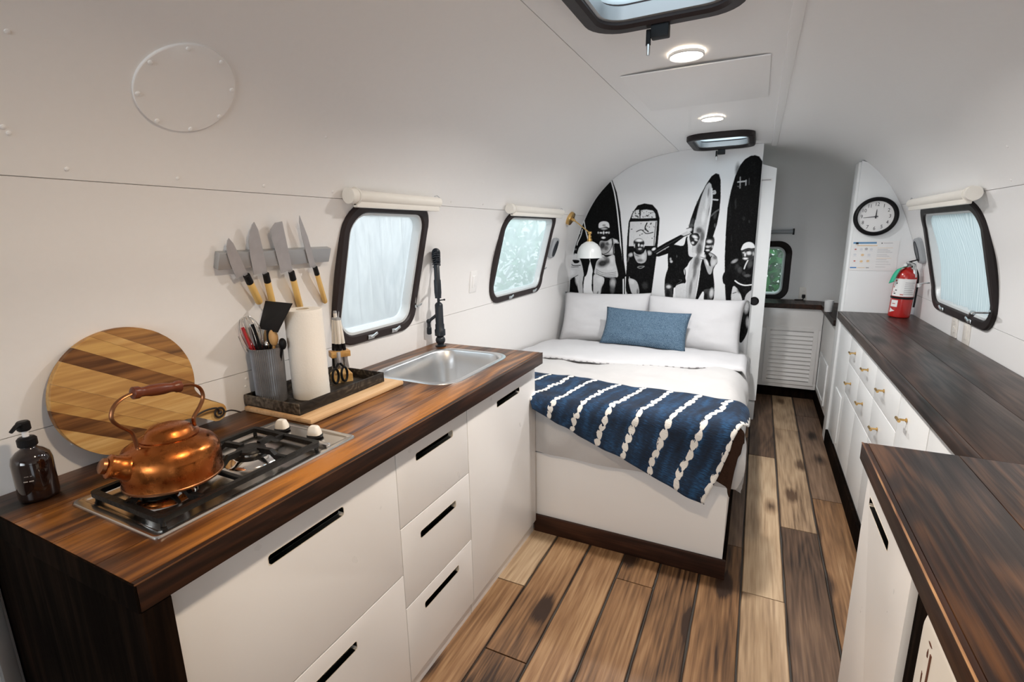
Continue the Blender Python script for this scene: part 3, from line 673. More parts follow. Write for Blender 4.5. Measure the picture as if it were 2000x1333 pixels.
# right-hand cabinets
CF = .530
def tbar(parent, y, z):
    mb = MB(); mb.cyl((CF, y, z), (CF-.026, y, z), .0042, .0042, 10); mb.cyl((CF-.001, y, z), (CF-.004, y, z), .008, .008, 12); h = mb.build('handle', 'brass', parent)
    mb = MB(); mb.cyl((CF-.028, y-.021, z), (CF-.028, y+.021, z), .0052, .0052, 12); mb.build('handle_bar', 'brass', h)
def rcab(y0, y1, name, label, fronts):
    t = thing(name, label, 'cabinet', (.72, (y0+y1)/2, 0)); k = .016
    mb = MB(); mb.box(.547, y0+.001, .10, .885, y1-.001, .872, .001); mb.build('body', 'cabinet_white', t)
    for kind, z0, z1, kn in fronts:
        mb = MB(); mb.box(CF, y0+.0018, z0, .546, y1-.0018, z1, .0015); f = mb.build(kind, 'cabinet_cool', t)
        if kn: tbar(f, kn[0], kn[1])
    return t
endcab = rcab(3.402, 3.818, 'base_cabinet', 'plain white cabinet end at the clock wall under the right worktop', [('door', .105, .870, None)])
for a, b, ky, lab in ((3.042, 3.400, 3.222, 'white drawer unit with brass handles, farthest of the right-hand run'), (2.682, 3.040, 2.857, 'white drawer unit with brass handles, middle of the right-hand run'), (2.25, 2.680, 2.50, 'white drawer unit with brass handles, nearest of the right-hand run')):
    du = rcab(a, b, 'drawer_unit', lab, [('drawer', .684, .870, (ky, .773)), ('drawer', .498, .680, (ky+.02, .592)), ('door', .105, .494, None)]); du['group'] = 'drawer units under the right worktop'
rcab(1.892, 2.248, 'base_cabinet', 'white cabinet with one brass-handled door beside the peninsula', [('door', .105, .870, (2.13, .774))])
rcab(1.456, 1.890, 'base_cabinet', 'plain white corner cabinet where the peninsula begins', [('door', .105, .870, None)])
mb = MB(); mb.box(.524, 3.46, .14, .5295, 3.70, .44, .002); mb.build('access_panel', 'cabinet_cool', endcab)
mb = MB(); mb.box(.513, 1.46, 0, .529, 3.82, .098, .002); struct(mb.build('baseboard_right', 'dark_panel_wood'), 'dark skirting board under the right-hand cabinets')
# right worktop and peninsula
wr_ = thing('worktop', 'dark L-shaped wooden worktop on the right with its wide peninsula end', 'worktop', (.7, 2.2, .875))
for xa, xb in ((.515, .705), (.705, .893)):
    mb = MB(); mb.box(xa+.0005, 1.4535, .875, xb-.0005, 3.818, .920, .0015); mb.build('board', 'worktop_wood_dark', wr_)
mb = MB(); mb.box(.500, 1.454, .875, .515, 3.818, .9199, .003); mb.build('front_edge', 'worktop_wood_dark', wr_)
for xa, xb in ((.290, .470), (.470, .665), (.665, .893)):
    mb = MB(); mb.box(xa+.0005, -.75, .8755, xb-.0005, 1.4525, .9203, .0015); mb.build('board', 'peninsula_wood', wr_)
mb = MB(); mb.box(.277, -.75, .8755, .290, 1.4525, .9201, .0025); mb.build('front_edge', 'worktop_edge_wood', wr_)
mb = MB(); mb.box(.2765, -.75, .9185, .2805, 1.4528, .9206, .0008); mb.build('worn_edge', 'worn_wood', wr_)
# peninsula cabinet
pc = thing('base_cabinet', 'white slotted cabinet front under the near peninsula', 'cabinet', (.6, 1.23, 0))
mb = MB(); mb.box(.3185, 1.032, .02, .885, 1.447, .874, .001); mb.build('body', 'cabinet_white', pc)
front('door', pc, 1.030, 1.449, .06, .872, (1.195, 1.400, .776, .800), x=.300, th=.018, side=-1)
mb = MB(); mb.box(.312, .952, .0, .36, 1.028, .874, .002); tag(mb.build('support_post', 'dark_panel_wood'), 'dark wooden post between the white cabinet and the fridge', 'post')
fg = thing('mini_fridge', 'small white fridge with a rusty scratched door under the peninsula', 'fridge', (.62, .62, 0))
mb = MB(); mb.box(.352, .30, .03, .885, .945, .868, .008); mb.build('body', 'white_plastic', fg)
mb = MB(); L = []
for x, d in ((.350, .0), (.318, .0), (.304, .006), (.296, .018), (.294, .03)): L.append([Vector((x, a, b)) for a, b in rrect(.305+d, .045+d, .946-d, .862-d, .035, 6)])
mb.loops(L); dd = mb.build('door', 'white_plastic', fg, 40)
mb = MB(); mb.box(.2928, .868, .66, .2942, .874, .80, .0005); mb.build('rust_streak', 'rust', dd)
for p in ((.90, .812, .02, .006), (.905, .79, .008, .02), (.912, .74, .006, .03), (.90, .70, .012, .01), (.915, .66, .007, .018), (.908, .60, .010, .012)):
    mb = MB(); q = [(math.cos(t*PI/4)*p[2]*.5*rg.uniform(.5, 1), math.sin(t*PI/4)*p[3]*.5*rg.uniform(.5, 1)) for t in range(8)]
    mb.prism(q, lambda a, b: (.2942, p[0]+a-.02, p[1]+b), lambda a, b: (.2934, p[0]+a-.02, p[1]+b)); mb.build('rust_spot', 'rust', dd)
for y in (.36, .88):
    mb = MB(); mb.cyl((.44, y, 0), (.44, y, .031), .015, .015, 12); mb.build('foot', 'plastic_black', fg)
# rear corner: louvred cabinet, worktop, outlet
lc = thing('louvred_cabinet', 'white cabinet with a louvred door beyond the sliding door', 'cabinet', (.2, 4.9, 0))
mb = MB(); mb.box(-.60, 4.768, .10, .528, 5.02, .793, .001); mb.build('body', 'cabinet_white', lc)
fr_ = MB(); fr_.box(.0, 4.752, .10, .528, 4.767, .150, .001).box(.0, 4.752, .615, .528, 4.767, .793, .001).box(.0, 4.752, .150, .135, 4.767, .615, .001).box(.490, 4.752, .150, .528, 4.767, .615, .001)
ld = fr_.build('door', 'cabinet_white', lc)
mf = MB(); rings = [[Vector((a, y, b)) for a, b in R] for R, y in ((rrect(.118, .135, .505, .632, .004, 2), 4.7515), (rrect(.118, .135, .505, .632, .004, 2), 4.742), (rrect(.150, .163, .472, .604, .003, 2), 4.744), (rrect(.150, .163, .472, .604, .003, 2), 4.7515))]
mf.loops(rings+[rings[0]], True, False, False); lf = mf.build('louvre_frame', 'cabinet_white', lc)
for k in range(12):
    z = .170+k*.0358; mb = MB(); mb.add([(.148, 4.7455, z), (.474, 4.7455, z), (.474, 4.762, z+.034), (.148, 4.762, z+.034), (.148, 4.748, z-.001), (.474, 4.748, z-.001), (.474, 4.7645, z+.033), (.148, 4.7645, z+.033)],
        [(0, 1, 2, 3), (4, 7, 6, 5), (0, 4, 5, 1), (1, 5, 6, 2), (2, 6, 7, 3), (3, 7, 4, 0)]); mb.build('slat', 'cabinet_white', lf, 0)
mb = MB(); mb.box(-.6, 4.80, 0, .528, 4.82, .099); struct(mb.build('baseboard_rear', 'dark_panel_wood'), 'dark recessed skirting under the louvred cabinet')
sc2 = thing('side_cabinet', 'white cabinet side running from the clock partition to the louvred cabinet', 'cabinet', (.7, 4.35, 0))
mb = MB(); mb.box(.545, 3.958, .10, .80, 4.766, .793, .001); mb.build('body', 'cabinet_white', sc2)
mb = MB(); mb.box(.531, 3.960, .105, .544, 4.748, .790, .0015); mb.build('door', 'cabinet_white', sc2)
mb = MB(); rings = [[Vector((x, a, b)) for a, b in rrect(4.18+d, .14+d, 4.66-d, .46-d, .01, 3)] for d, x in ((0, .5305), (0, .522), (.03, .520), (.035, .526), (.10, .5265))]; mb.loops(rings, True, False, True); mb.build('raised_panel', 'cabinet_cool', sc2)
mb = MB(); mb.box(.528, 3.96, 0, .54, 4.80, .098); struct(mb.build('baseboard_side', 'dark_panel_wood'), 'dark skirting beside the louvred cabinet')
mb = MB(); P_ = [(-1.1, 4.725), (.502, 4.725), (.502, 3.962), (.888, 3.962), (.885, 4.25), (.84, 4.60), (.68, 4.87), (.50, 4.985), (0, 5.055), (-.6, 5.045), (-1.0, 4.85)]
mb.prism(P_, lambda a, b: (a, b, .795), lambda a, b: (a, b, .835)); tag(mb.build('rear_worktop', 'worktop_edge_wood', None, 20), 'nearly black worktop in the rear corner below the green window', 'worktop')
# ================================================================== BED
bb = thing('bed_base', 'white boxed bed base with a dark skirting board', 'bed', (-.73, 3.05, 0))
mb = MB(); mb.box(-1.425, 2.052, .0, -.034, 4.046, .418, .002); mb.build('box', 'cabinet_white', bb)
mb = MB(); mb.box(-.898, 2.036, 0, -.020, 2.0515, .088, .0015); mb.build('skirting_board', 'skirting_wood', bb)
mb = MB(); mb.box(-.0335, 2.052, 0, -.020, 4.045, .088, .0015); mb.build('skirting_board', 'dark_panel_wood', bb)
from mathutils import noise as mn
def soft_box(mb, x0, x1, y0, y1, z0, z1, r, nx=60, ny=70, puff=.02, wr=.006, seed=0, bulge=.02, tiltf=.075):
    """duvet-like body: dense rounded slab"""
    vs = []; fs = []
    def pt(u, v):   # u,v in [-1,1], wraps over the edges
        def fold(t, half, drop):
            L_ = half-r+PI*r/2+(drop-r); s = abs(t)*L_; sg = 1 if t >= 0 else -1
            if s < half-r: return sg*s, 0, 0
            s2 = s-(half-r)
            if s2 < PI*r/2: a = s2/r; return sg*(half-r+r*math.sin(a)), r*(1-math.cos(a)), a/(PI/2)
            s3 = s2-PI*r/2; return sg*half, r+s3, 1
        hx, hy, D = (x1-x0)/2, (y1-y0)/2, z1-z0
        fx, dx, ax_ = fold(u, hx, D); fy, dy, ay = fold(v, hy, D)
        d = max(dx, dy); X = (x0+x1)/2+fx; Y = (y0+y1)/2+fy; Z = z1-min(D, math.hypot(dx, dy) if dx and dy else d)
        n1 = mn.noise(Vector((X*3.1+seed, Y*3.3, Z*3))); n2 = mn.noise(Vector((X*9+seed, Y*7, Z*9)))
        side = max(ax_, ay)
        Z = max(z0, Z-tiltf*max(0, Y-2.6))
        Z += (n1*wr*2+n2*wr)*(1-side*.6)+puff*(1-(u*u))*(1-(v*v))
        k = side*(bulge*math.sin(PI*min(1, d/D))+n2*wr*1.4)
        if v < 0 and ay > 0: q_ = max(0, min(1, (X+.885)/.09)); q_ = q_*q_*(3-2*q_); k = (k+.012*min(1, d/.1))*q_
        if ax_ > 0: X += math.copysign(k, u)*ax_
        if ay > 0: Y += math.copysign(k, v)*ay
        return (X, Y, Z)
    for j in range(ny+1):
        for i in range(nx+1): vs.append(pt(-1+2*i/nx, -1+2*j/ny))
    for j in range(ny):
        for i in range(nx): a = j*(nx+1)+i; fs.append((a, a+1, a+nx+2, a+nx+1))
    return mb.add(vs, fs)
mb = MB(); soft_box(mb, -1.408, -.016, 2.040, 3.98, .428, .683, .07, 100, 130, .012, .010, 0, .028)
mb_o = mb.build('duvet', 'linen_warm', None, 60); tag(mb_o, 'white duvet spread over the bed', 'duvet')
# turned-down sheet with its dark stitched edge
mb = MB(); nx, ny = 70, 16; vs = []; fs = []
def sheet_edge(x): t = (x+1.40)/1.4; return 2.90-.10*math.sin(PI*min(1, t*1.1))+.17*t*t
for j in range(ny+1):
    for i in range(nx+1):
        t = i/nx; X0 = -1.425+t*1.44; over = max(0, X0+.035); X = min(X0, -.035)+(.040*math.sin(min(PI/2, over/.045)) if over > 0 else 0); e = sheet_edge(X0); v = j/ny; Y = e+(3.62-e)*v
        Z = .700-.075*(Y-2.6)+.012*(1-abs(2*t-1)**4)+.008*mn.noise(Vector((X*6, Y*5, 0)))+.004*mn.noise(Vector((X*18, Y*9, 3)))
        if over > 0: Z -= max(0, over-.012)*1.25
        if j == 0: Z -= .014; Y += .004
        vs.append((X, Y, Z))
for j in range(ny):
    for i in range(nx): a = j*(nx+1)+i; fs.append((a, a+1, a+nx+2, a+nx+1))
mb.add(vs, fs); sh = mb.build('turned_sheet', 'linen_white', None, 60)
sh.modifiers.new('s', 'SOLIDIFY').thickness = .006
tag(sh, 'white top sheet turned down below the pillows with a dark stitched edge', 'sheet')
mb = MB()
for i in range(3, nx-6, 1):
    if i % 2: continue
    a = Vector(vs[i]); b = Vector(vs[i+1]); mb.tube([a+Vector((0, -.004, .001)), a.lerp(b, .5 if i % 4 else .8)+Vector((0, -.004, .001))], .0022, 5)
mb.build('stitching', 'linen_seam', sh)['kind'] = 'stuff'
def pillow(name, c, w, h, t, tilt, yaw, m, label, cat, group=None, seed=0, roll=0, corner=1.0, wr=.006):
    n = 28; vs = []; fs = []
    for s in (1, -1):
        for j in range(n+1):
            for i in range(n+1):
                u, v = -1+2*i/n, -1+2*j/n
                pin = 1-.07*corner*(1-abs(u)**1.5*0)*(1-u*u)*abs(v)**6*0
                ex = (1-.055*(1-v*v)*abs(u)**3); ey = (1-.075*(1-u*u)*abs(v)**3)
                f = max(0, (1-u**4)*(1-v**4))**.55
                z = s*t/2*f*(1-.12*(u*u+v*v)/2)
                k = mn.noise(Vector((u*2.1+seed, v*2.3, s*2)))*wr*2.2+mn.noise(Vector((u*6+seed, v*5, s*3)))*wr
                vs.append((u*w/2*ex+k*.5*f, v*h/2*ey, z+k*f))
    N = (n+1)**2
    for j in range(n):
        for i in range(n): a = j*(n+1)+i; fs += [(a, a+1, a+n+2, a+n+1), (N+a, N+a+n+1, N+a+n+2, N+a+1)]
    M = Matrix.Translation(c) @ Matrix.Rotation(yaw, 4, 'Z') @ Matrix.Rotation(tilt, 4, 'X') @ Matrix.Rotation(roll, 4, 'Z')
    mb = MB(M).add(vs, fs); o = mb.build(name, m, None, 60)
    bm = bmesh.new(); bm.from_mesh(o.data); bmesh.ops.remove_doubles(bm, verts=bm.verts[:], dist=1e-4); bmesh.ops.recalc_face_normals(bm, faces=bm.faces[:]); bm.to_mesh(o.data); bm.free()
    for p in o.data.polygons: p.use_smooth = True
    return tag(o, label, cat, group)
pillow('pillow', (-1.055, 3.80, .790), .70, .42, .15, 1.12, .02, 'linen_white', 'white bed pillow leaning in the left corner of the bed', 'pillow', None, 1, .02)
pillow('pillow', (-.395, 3.79, .780), .69, .42, .15, 1.10, -.02, 'linen_white', 'white bed pillow leaning on the right next to the door leaf', 'pillow', None, 5, -.02)
m = mat('cushion_blue', (.085, .155, .235), .85, var=.12, bscale=60); nt = m.node_tree; b = nt.nodes['Principled BSDF']
wv = nt.nodes.new('ShaderNodeTexWave'); wv.bands_direction = 'DIAGONAL'; wv.inputs['Scale'].default_value = 42; wv.inputs['Distortion'].default_value = 9; wv.inputs['Detail Scale'].default_value = 3
t = nt.nodes.new('ShaderNodeTexCoord'); lnk(nt, t.outputs['Object'], wv.inputs['Vector'])
mx = nt.nodes.new('ShaderNodeMix'); mx.data_type = 'RGBA'; mx.inputs[6].default_value = (.040, .085, .145, 1); mx.inputs[7].default_value = (.125, .20, .275, 1)
lnk(nt, wv.outputs['Fac'], mx.inputs[0]); lnk(nt, mx.outputs[2], b.inputs['Base Color'])
bp = nt.nodes.new('ShaderNodeBump'); bp.inputs['Distance'].default_value = .003; bp.inputs['Strength'].default_value = .5; lnk(nt, wv.outputs['Fac'], bp.inputs['Height']); lnk(nt, bp.outputs[0], b.inputs['Normal'])
pillow('cushion', (-.695, 3.575, .765), .615, .29, .11, 1.05, -.03, 'cushion_blue', 'slate-blue woven cushion in front of the two white pillows', 'cushion', None, 9, -.03)
# indigo throw: flat cloth coordinates folded over the front and right edges of the bed
def throw_material():
    m = bpy.data.materials.new('indigo_cloth'); m.use_nodes = True; nt = m.node_tree; b = nt.nodes['Principled BSDF']; N = nt.nodes.new
    uv = N('ShaderNodeUVMap'); s = N('ShaderNodeSeparateXYZ'); lnk(nt, uv.outputs[0], s.inputs[0])
    nz = N('ShaderNodeTexNoise'); nz.inputs['Scale'].default_value = 9; nz.inputs['Detail'].default_value = 4; lnk(nt, uv.outputs[0], nz.inputs['Vector'])
    wob = math_n(nt, 'MULTIPLY', math_n(nt, 'SUBTRACT', nz.outputs['Fac'], .5), .22)
    fu = math_n(nt, 'ABSOLUTE', math_n(nt, 'SUBTRACT', math_n(nt, 'FRACT', math_n(nt, 'ADD', s.outputs[0], wob)), .5))
    beads = math_n(nt, 'ABSOLUTE', math_n(nt, 'SINE', math_n(nt, 'MULTIPLY', math_n(nt, 'ADD', s.outputs[1], math_n(nt, 'MULTIPLY', wob, .35)), 2*PI*5.2)))
    wd = math_n(nt, 'MULTIPLY_ADD', math_n(nt, 'POWER', beads, .6), .095, .018)
    wd = math_n(nt, 'MULTIPLY', wd, math_n(nt, 'MULTIPLY_ADD', nz.outputs['Fac'], .8, .55))
    d = math_n(nt, 'SUBTRACT', wd, fu); mr = N('ShaderNodeMapRange'); mr.inputs['From Min'].default_value = -.006; mr.inputs['From Max'].default_value = .012; lnk(nt, d, mr.inputs['Value'])
    st = N('ShaderNodeTexNoise'); mp = N('ShaderNodeMapping'); mp.inputs['Scale'].default_value = (3, 70, 1); lnk(nt, uv.outputs[0], mp.inputs[0]); lnk(nt, mp.outputs[0], st.inputs['Vector']); st.inputs['Scale'].default_value = 1.6; st.inputs['Detail'].default_value = 5
    bl = N('ShaderNodeTexNoise'); bl.inputs['Scale'].default_value = 3.0; lnk(nt, uv.outputs[0], bl.inputs['Vector'])
    f = math_n(nt, 'MULTIPLY', st.outputs['Fac'], bl.outputs['Fac'])
    rp = N('ShaderNodeValToRGB'); lnk(nt, f, rp.inputs[0]); e = rp.color_ramp.elements; e[0].position = .12; e[0].color = (.002, .007, .018, 1); e[1].position = .46; e[1].color = (.014, .078, .19, 1)
    em = rp.color_ramp.elements.new(.26); em.color = (.004, .020, .052, 1)
    mx = N('ShaderNodeMix'); mx.data_type = 'RGBA'; lnk(nt, mr.outputs[0], mx.inputs[0]); lnk(nt, rp.outputs[0], mx.inputs[6]); mx.inputs[7].default_value = (.70, .68, .64, 1)
    lnk(nt, mx.outputs[2], b.inputs['Base Color']); b.inputs['Roughness'].default_value = .92
    bp = N('ShaderNodeBump'); bp.inputs['Strength'].default_value = .5; bp.inputs['Distance'].default_value = .004; lnk(nt, st.outputs['Fac'], bp.inputs['Height']); lnk(nt, bp.outputs[0], b.inputs['Normal'])
    MATS['indigo_cloth'] = m
throw_material()
def drape(X, Y, lift=0.0, r=.05, xe=.012, ye=1.968, zt=.722, seed=0.0):
    ef = max(0, ye+r-Y); er = max(0, X-(xe-r)); E_ = math.hypot(ef, er)
    base = Vector((min(X, xe-r), max(Y, ye+r), zt+lift))
    base.z += .010*mn.noise(Vector((X*5+seed, Y*4, 1)))+.005*mn.noise(Vector((X*14+seed, Y*9, 4)))
    if E_ > 0:
        dx, dy = er/E_, -ef/E_; R = r+lift
        if E_ < R*PI/2: a = E_/R; h, dr_ = R*math.sin(a), R*(1-math.cos(a))
        else: h, dr_ = R, R+E_-R*PI/2
        h += .012*mn.noise(Vector((X*7+seed, Y*7, 8)))*min(1, E_/.1)+.10*min(E_, .3)*(.25 if dx*dy != 0 else .08)
        base += Vector((dx*h, dy*h, -dr_))
    return base
def cloth(corners, nx, ny, m, name, lift, uvs, thick, wob=.012, seed=0.0):
    """corners: back-left, back-right, front-right, front-left in flat cloth coordinates"""
    bl, br, fr, fl = [Vector((*c, 0)) for c in corners]; me_v = []; uvp = []
    for j in range(ny+1):
        for i in range(nx+1):
            u, v = i/nx, j/ny; p = bl.lerp(br, u).lerp(fl.lerp(fr, u), v)
            p.y += wob*mn.noise(Vector((u*6+seed, v*2, 0)))*(1 if j in (0, ny) else .6); p.x += wob*mn.noise(Vector((v*6+seed, u*2, 5)))
            me_v.append(drape(p.x, p.y, lift, seed=seed)); u0 = uvs[0]+((uvs[3]-uvs[0])*v if len(uvs) > 3 else 0); uvp.append((u0+(uvs[1]-u0)*u, v*uvs[2]))
    fs = [(j*(nx+1)+i, j*(nx+1)+i+1, (j+1)*(nx+1)+i+1, (j+1)*(nx+1)+i) for j in range(ny) for i in range(nx)]
    o = MB().add(me_v, fs).build(name, m, None, 60)
    uvl = o.data.uv_layers.new(name='UVMap')
    for lp in o.data.loops: uvl.data[lp.index].uv = uvp[lp.vertex_index]
    sd = o.modifiers.new('s', 'SOLIDIFY'); sd.thickness = thick; sd.offset = -1
    return o
th = cloth([(-1.03, 2.352), (.085, 2.255), (-.115, 1.625), (-.868, 1.925)], 110, 60, 'indigo_cloth', 'throw_blanket', .008, (1.75, 10.56, 1.25, 3.75), .004, .012, 3.0)
tag(th, 'indigo throw with rows of white dyed beads hanging over the foot of the bed', 'throw')
fl_ = cloth([(-.50, 1.98), (.07, 2.00), (.055, 1.70), (-.50, 1.90)], 60, 30, 'fur_brown', 'fur_blanket', -.002, (0, 1, 1), .006, .012, 3.0)
tag(fl_, 'dark brown fur blanket showing under the corner of the indigo throw', 'blanket')
# ================================================================== THINGS ON THE LEFT
# lights
for i, (x, y, lab) in enumerate(((-.268, 1.91, 'glowing round ceiling light by the access panel, nearest the roof hatch'), (-.272, 3.01, 'glowing round ceiling light farther back over the bed'), (-.27, .62, 'round ceiling light above the camera'))):
    t = thing('downlight', lab, 'ceiling light', (x, y, 2.03), 'round ceiling lights'); zc = 2.0385
    mb = MB(); mb.lathe([(.058, -.002), (.058, -.010), (.055, -.0125), (.052, -.011), (.052, -.004)], (x, y, zc), n=40, caps=(False, False)); mb.build('trim_ring', 'ceiling_paint', t)
    mb = MB(); mb.lathe([(0, -.006), (.0515, -.006), (.0515, -.0105), (0, -.0105)], (x, y, zc), n=40); mb.build('lens', 'downlight_glow', t)
    l = bpy.data.lights.new('downlight_bulb', 'AREA'); l.shape = 'DISK'; l.size = .10; l.energy = LAMP_W; l.color = ((1, .95, .90), (1, .98, .97), (1, .76, .52))[i]; l.spread = 2.75; l.energy = LAMP_W*(.92, .72, .56)[i]; lo = bpy.data.objects.new('downlight_bulb', l); COL.objects.link(lo); lo.parent = t; lo.location = (0, 0, -.007)
def wframe(side, y, z, off=0.0):
    """matrix on the wall: X = along the trailer (+y), Y = up along the wall, Z = into the room"""
    n = wall_normal(side, z); yv = Vector((0, 1, 0)); up_ = n.cross(yv) if side > 0 else yv.cross(n)*-1
    up_ = (wall(side, 0, z+.01)-wall(side, 0, z)).normalized()
    return Matrix.Translation(wall(side, y, z, off)) @ Matrix((yv, up_, n)).transposed().to_4x4()
# round access cover with screws
cv = thing('access_cover', 'large round white access cover screwed high on the left wall', 'cover', wall(-1, .745, 1.782))
def cvp(r, a, off): 
    y = .755+r*math.cos(a); s = r*math.sin(a); z = 1.780+s*.72; return wall(-1, y, z, off)
mb = MB(); mb.loops([[cvp(r, 2*PI*k/56, off) for k in range(56)] for r, off in ((.106, -.002), (.106, .0045), (.1045, .0055), (.07, .0055), (.035, .0055), (.008, .0055))]); mb.build('plate', 'wall_paint', cv, 30)
for k in range(8):
    a = 2*PI*(k+.4)/8; c = cvp(.098, a, .0055); n = wall_normal(-1, c.z)
    mb = MB(); mb.lathe([(.0052, 0), (.0048, .0024), (.003, .0034), (0, .0034)], c, n, 10); mb.build('screw', 'wall_paint', cv)
# rivets in the wall seams
for side, root in ((-1, wl), (1, wr)):
    proto = None
    pts_ = [(y, z) for z in (1.603,) for y in (.56, .78, 1.02, 1.28, 2.0, 2.3, 3.5)]+[(.455, 1.80), (.462, 1.664), (.470, 1.655), (.53, .985), (.56, .985), (.985, .995), (.99, 1.02), (1.18, 1.75), (2.2, 1.70)]
    for y, z in pts_:
        c = wall(side, y, z, .0); mb = MB(); mb.lathe([(.0045, -.001), (.0042, .0018), (.002, .0028), (0, .0028)], c, wall_normal(side, z), 8); mb.build('rivet', 'wall_paint', root)
# knife rack and knives
kr = wframe(-1, 1.10, 1.402, .0)
mb = MB(kr); mb.box(-.204, -.026, .001, .204, .024, .021, .002); tag(mb.build('knife_rack', 'aluminium_dull'), 'brushed magnetic knife rack bar holding four knives', 'rack')
def knife(name, tip, butt, L, shape, label, hr=.0125):
    """tip, butt: (y, z) on the wall"""
    M0 = wframe(-1, 0, 1.402, .0); inv = 1/M0.col[1].z
    a = Vector((butt[0], (butt[1]-1.402)*inv)); b = Vector((tip[0], (tip[1]-1.402)*inv)); d = (b-a); tot = d.length; d.normalize()
    e = Vector((-d.y, d.x))     # towards the cutting edge (left of the axis)
    M = M0 @ Matrix.Translation((a.x, a.y, .0)) @ Matrix(((d.x, e.x, 0, 0), (d.y, e.y, 0, 0), (0, 0, 1, 0), (0, 0, 0, 1)))
    t = thing(name, label, 'knife', M @ Vector((tot*.5, 0, .022)), 'knives on the magnetic rack')
    hl = tot-L
    mb = MB(M); zc = .0245; mb.tube([(0, 0, zc), (.003, 0, zc), (hl-.030, 0, zc)], [hr*.85, hr, hr*.93], 12, True, .85); mb.build('handle', 'horn_yellow', t)
    mb = MB(M); mb.tube([(hl-.030, 0, zc), (hl-.001, 0, zc), (hl, 0, zc)], [hr*.98, hr*.93, hr*.8], 12, True, .85); mb.build('ferrule', 'plastic_black', t)
    P2 = [(hl-.002+u*L, v) for u, v in shape]
    mb = MB(M); mb.prism(P2, lambda p, q: (p, q, .0225), lambda p, q: (p, q, .0245)); mb.build('blade', 'knife_steel', t, 20)
gy = [(0, -.006), (.5, -.008), (.85, -.007), (1, -.001), (.97, .007), (.86, .019), (.7, .028), (.45, .034), (.08, .036), (.06, .012), (0, .006)]
knife('kitchen_knife', (.915, 1.468), (1.040, 1.268), .135, [(u, v*.82) for u, v in gy], 'short pointed kitchen knife, leftmost on the magnetic rack')
knife('kitchen_knife', (.988, 1.512), (1.098, 1.235), .175, [(u, v*1.05) for u, v in gy], 'broad curved kitchen knife, second from the left on the rack')
knife('kitchen_knife', (1.070, 1.515), (1.205, 1.228), .185, [(0, -.006), (.97, -.012), (1, .012), (.93, .034), (.08, .036), (.06, .012), (0, .006)], 'square-ended cleaver-like knife, third from the left on the rack')
knife('kitchen_knife', (1.145, 1.534), (1.316, 1.232), .205, [(0, -.005), (.6, -.006), (1, .001), (.9, .009), (.6, .015), (.05, .018), (.04, .008), (0, .005)], 'long slim slicing knife at the right end of the rack', .0105)
# roller blinds
def blind(y0, y1, side, z, label, near_disc, cord_y):
    t = thing('roller_blind', label, 'blind', wall(side, (y0+y1)/2, z, .03)); c = lambda y, dz=0, off=.032: wall(side, y, z+dz, off)
    mb = MB(); mb.tube([c(y0+.02), c((y0+y1)/2), c(y1)], .021, 20); mb.build('tube', 'white_plastic', t)
    a, b = (y0, y0+.03) if near_disc > 0 else (y0-.01, y0+.02)
    mb = MB(); mb.cyl(c(a), c(b), .027, .027, 24); mb.cyl(c(b), c(b+.008), .030, .028, 24); mb.build('end_cap', 'white_plastic', t)
    mb = MB(); mb.box(*sorted((c(0).x-.010, c(0).x+.010))[:1], y0+.03, z-.052, c(0).x+.010, y1-.006, z-.026, .004); mb.build('bottom_bar', 'white_plastic', t)
    mb = MB(); p = c(y1, .006); mb.tube([p+Vector((0, -.03, .018)), p+Vector((0, -.01, .022)), p+Vector((0, .012, .012)), p+Vector((0, .018, -.012)), p+Vector((0, .008, -.022))], .0016, 6); mb.build('cord_guide', 'aluminium_dull', t)
blind(1.318, 1.852, -1, 1.606, 'white roller blind rolled up above the kitchen window', 1, 1.85)
blind(2.545, 3.375, -1, 1.604, 'white roller blind rolled up above the bedside window', 1, 3.38)
blind(2.545, 3.44, 1, 1.590, 'white roller blind rolled up above the curtained right window', -1, 3.4)
# switches, outlets, speakers
def plate(name, M, w_, h_, mt, label, cat, kind):
    t = thing(name, label, cat, M.translation); mb = MB(M); mb.box(-w_/2, -h_/2, .0005, w_/2, h_/2, .006, .002); mb.build('plate', mt, t)
    if kind == 'outlet':
        for s in (-.02, .02):
            mb = MB(M); mb.loops([[Vector((a, b, z)) for a, b in rrect(-.017, s-.014, .017, s+.014, .007, 4)] for z in (.005, .0075)]); o = mb.build('socket', mt, t)
            for k in (-.006, .006): mb = MB(M); mb.box(k-.001, s-.004, .0072, k+.001, s+.005, .0079); mb.build('slot', 'ink_soft', o)
    elif kind == 'switch':
        mb = MB(M); mb.box(-.016, -.033, .005, .016, .033, .009, .002); mb.build('rocker', mt, t)
    return t
plate('light_switch', wframe(-1, 2.40, 1.195, 0), .075, .12, 'wall_paint', 'white switch plate on the left wall between the two windows', 'switch', 'switch')
plate('wall_outlet', wframe(1, 3.09, .978, 0), .075, .115, 'outlet', 'cream socket plate on the right wall, farther of the two under the window', 'socket', 'outlet')
plate('light_switch', wframe(1, 2.93, .972, 0), .078, .118, 'outlet', 'cream switch plate on the right wall, nearer of the two under the window', 'switch', 'switch')
Mr = Matrix.Translation(PRR(.392, .885, .0)) @ Matrix(((1, 0, 0, 0), (0, 0, -1, 0), (0, 1, 0, 0), (0, 0, 0, 1)))
so = plate('wall_outlet', Mr, .072, .115, 'outlet', 'socket with a black plug on the rear wall above the dark worktop', 'socket', 'outlet')
pq = PRR(.392, .868, .0); mb = MB(); mb.box(pq.x-.013, pq.y-.040, pq.z-.016, pq.x+.013, pq.y-.008, pq.z+.012, .004); mb.tube([(pq.x, pq.y-.034, pq.z-.012), (pq.x-.004, pq.y-.040, pq.z-.035), (pq.x-.008, pq.y-.06, .8385), (pq.x-.07, pq.y-.08, .8385)], .0035, 8)
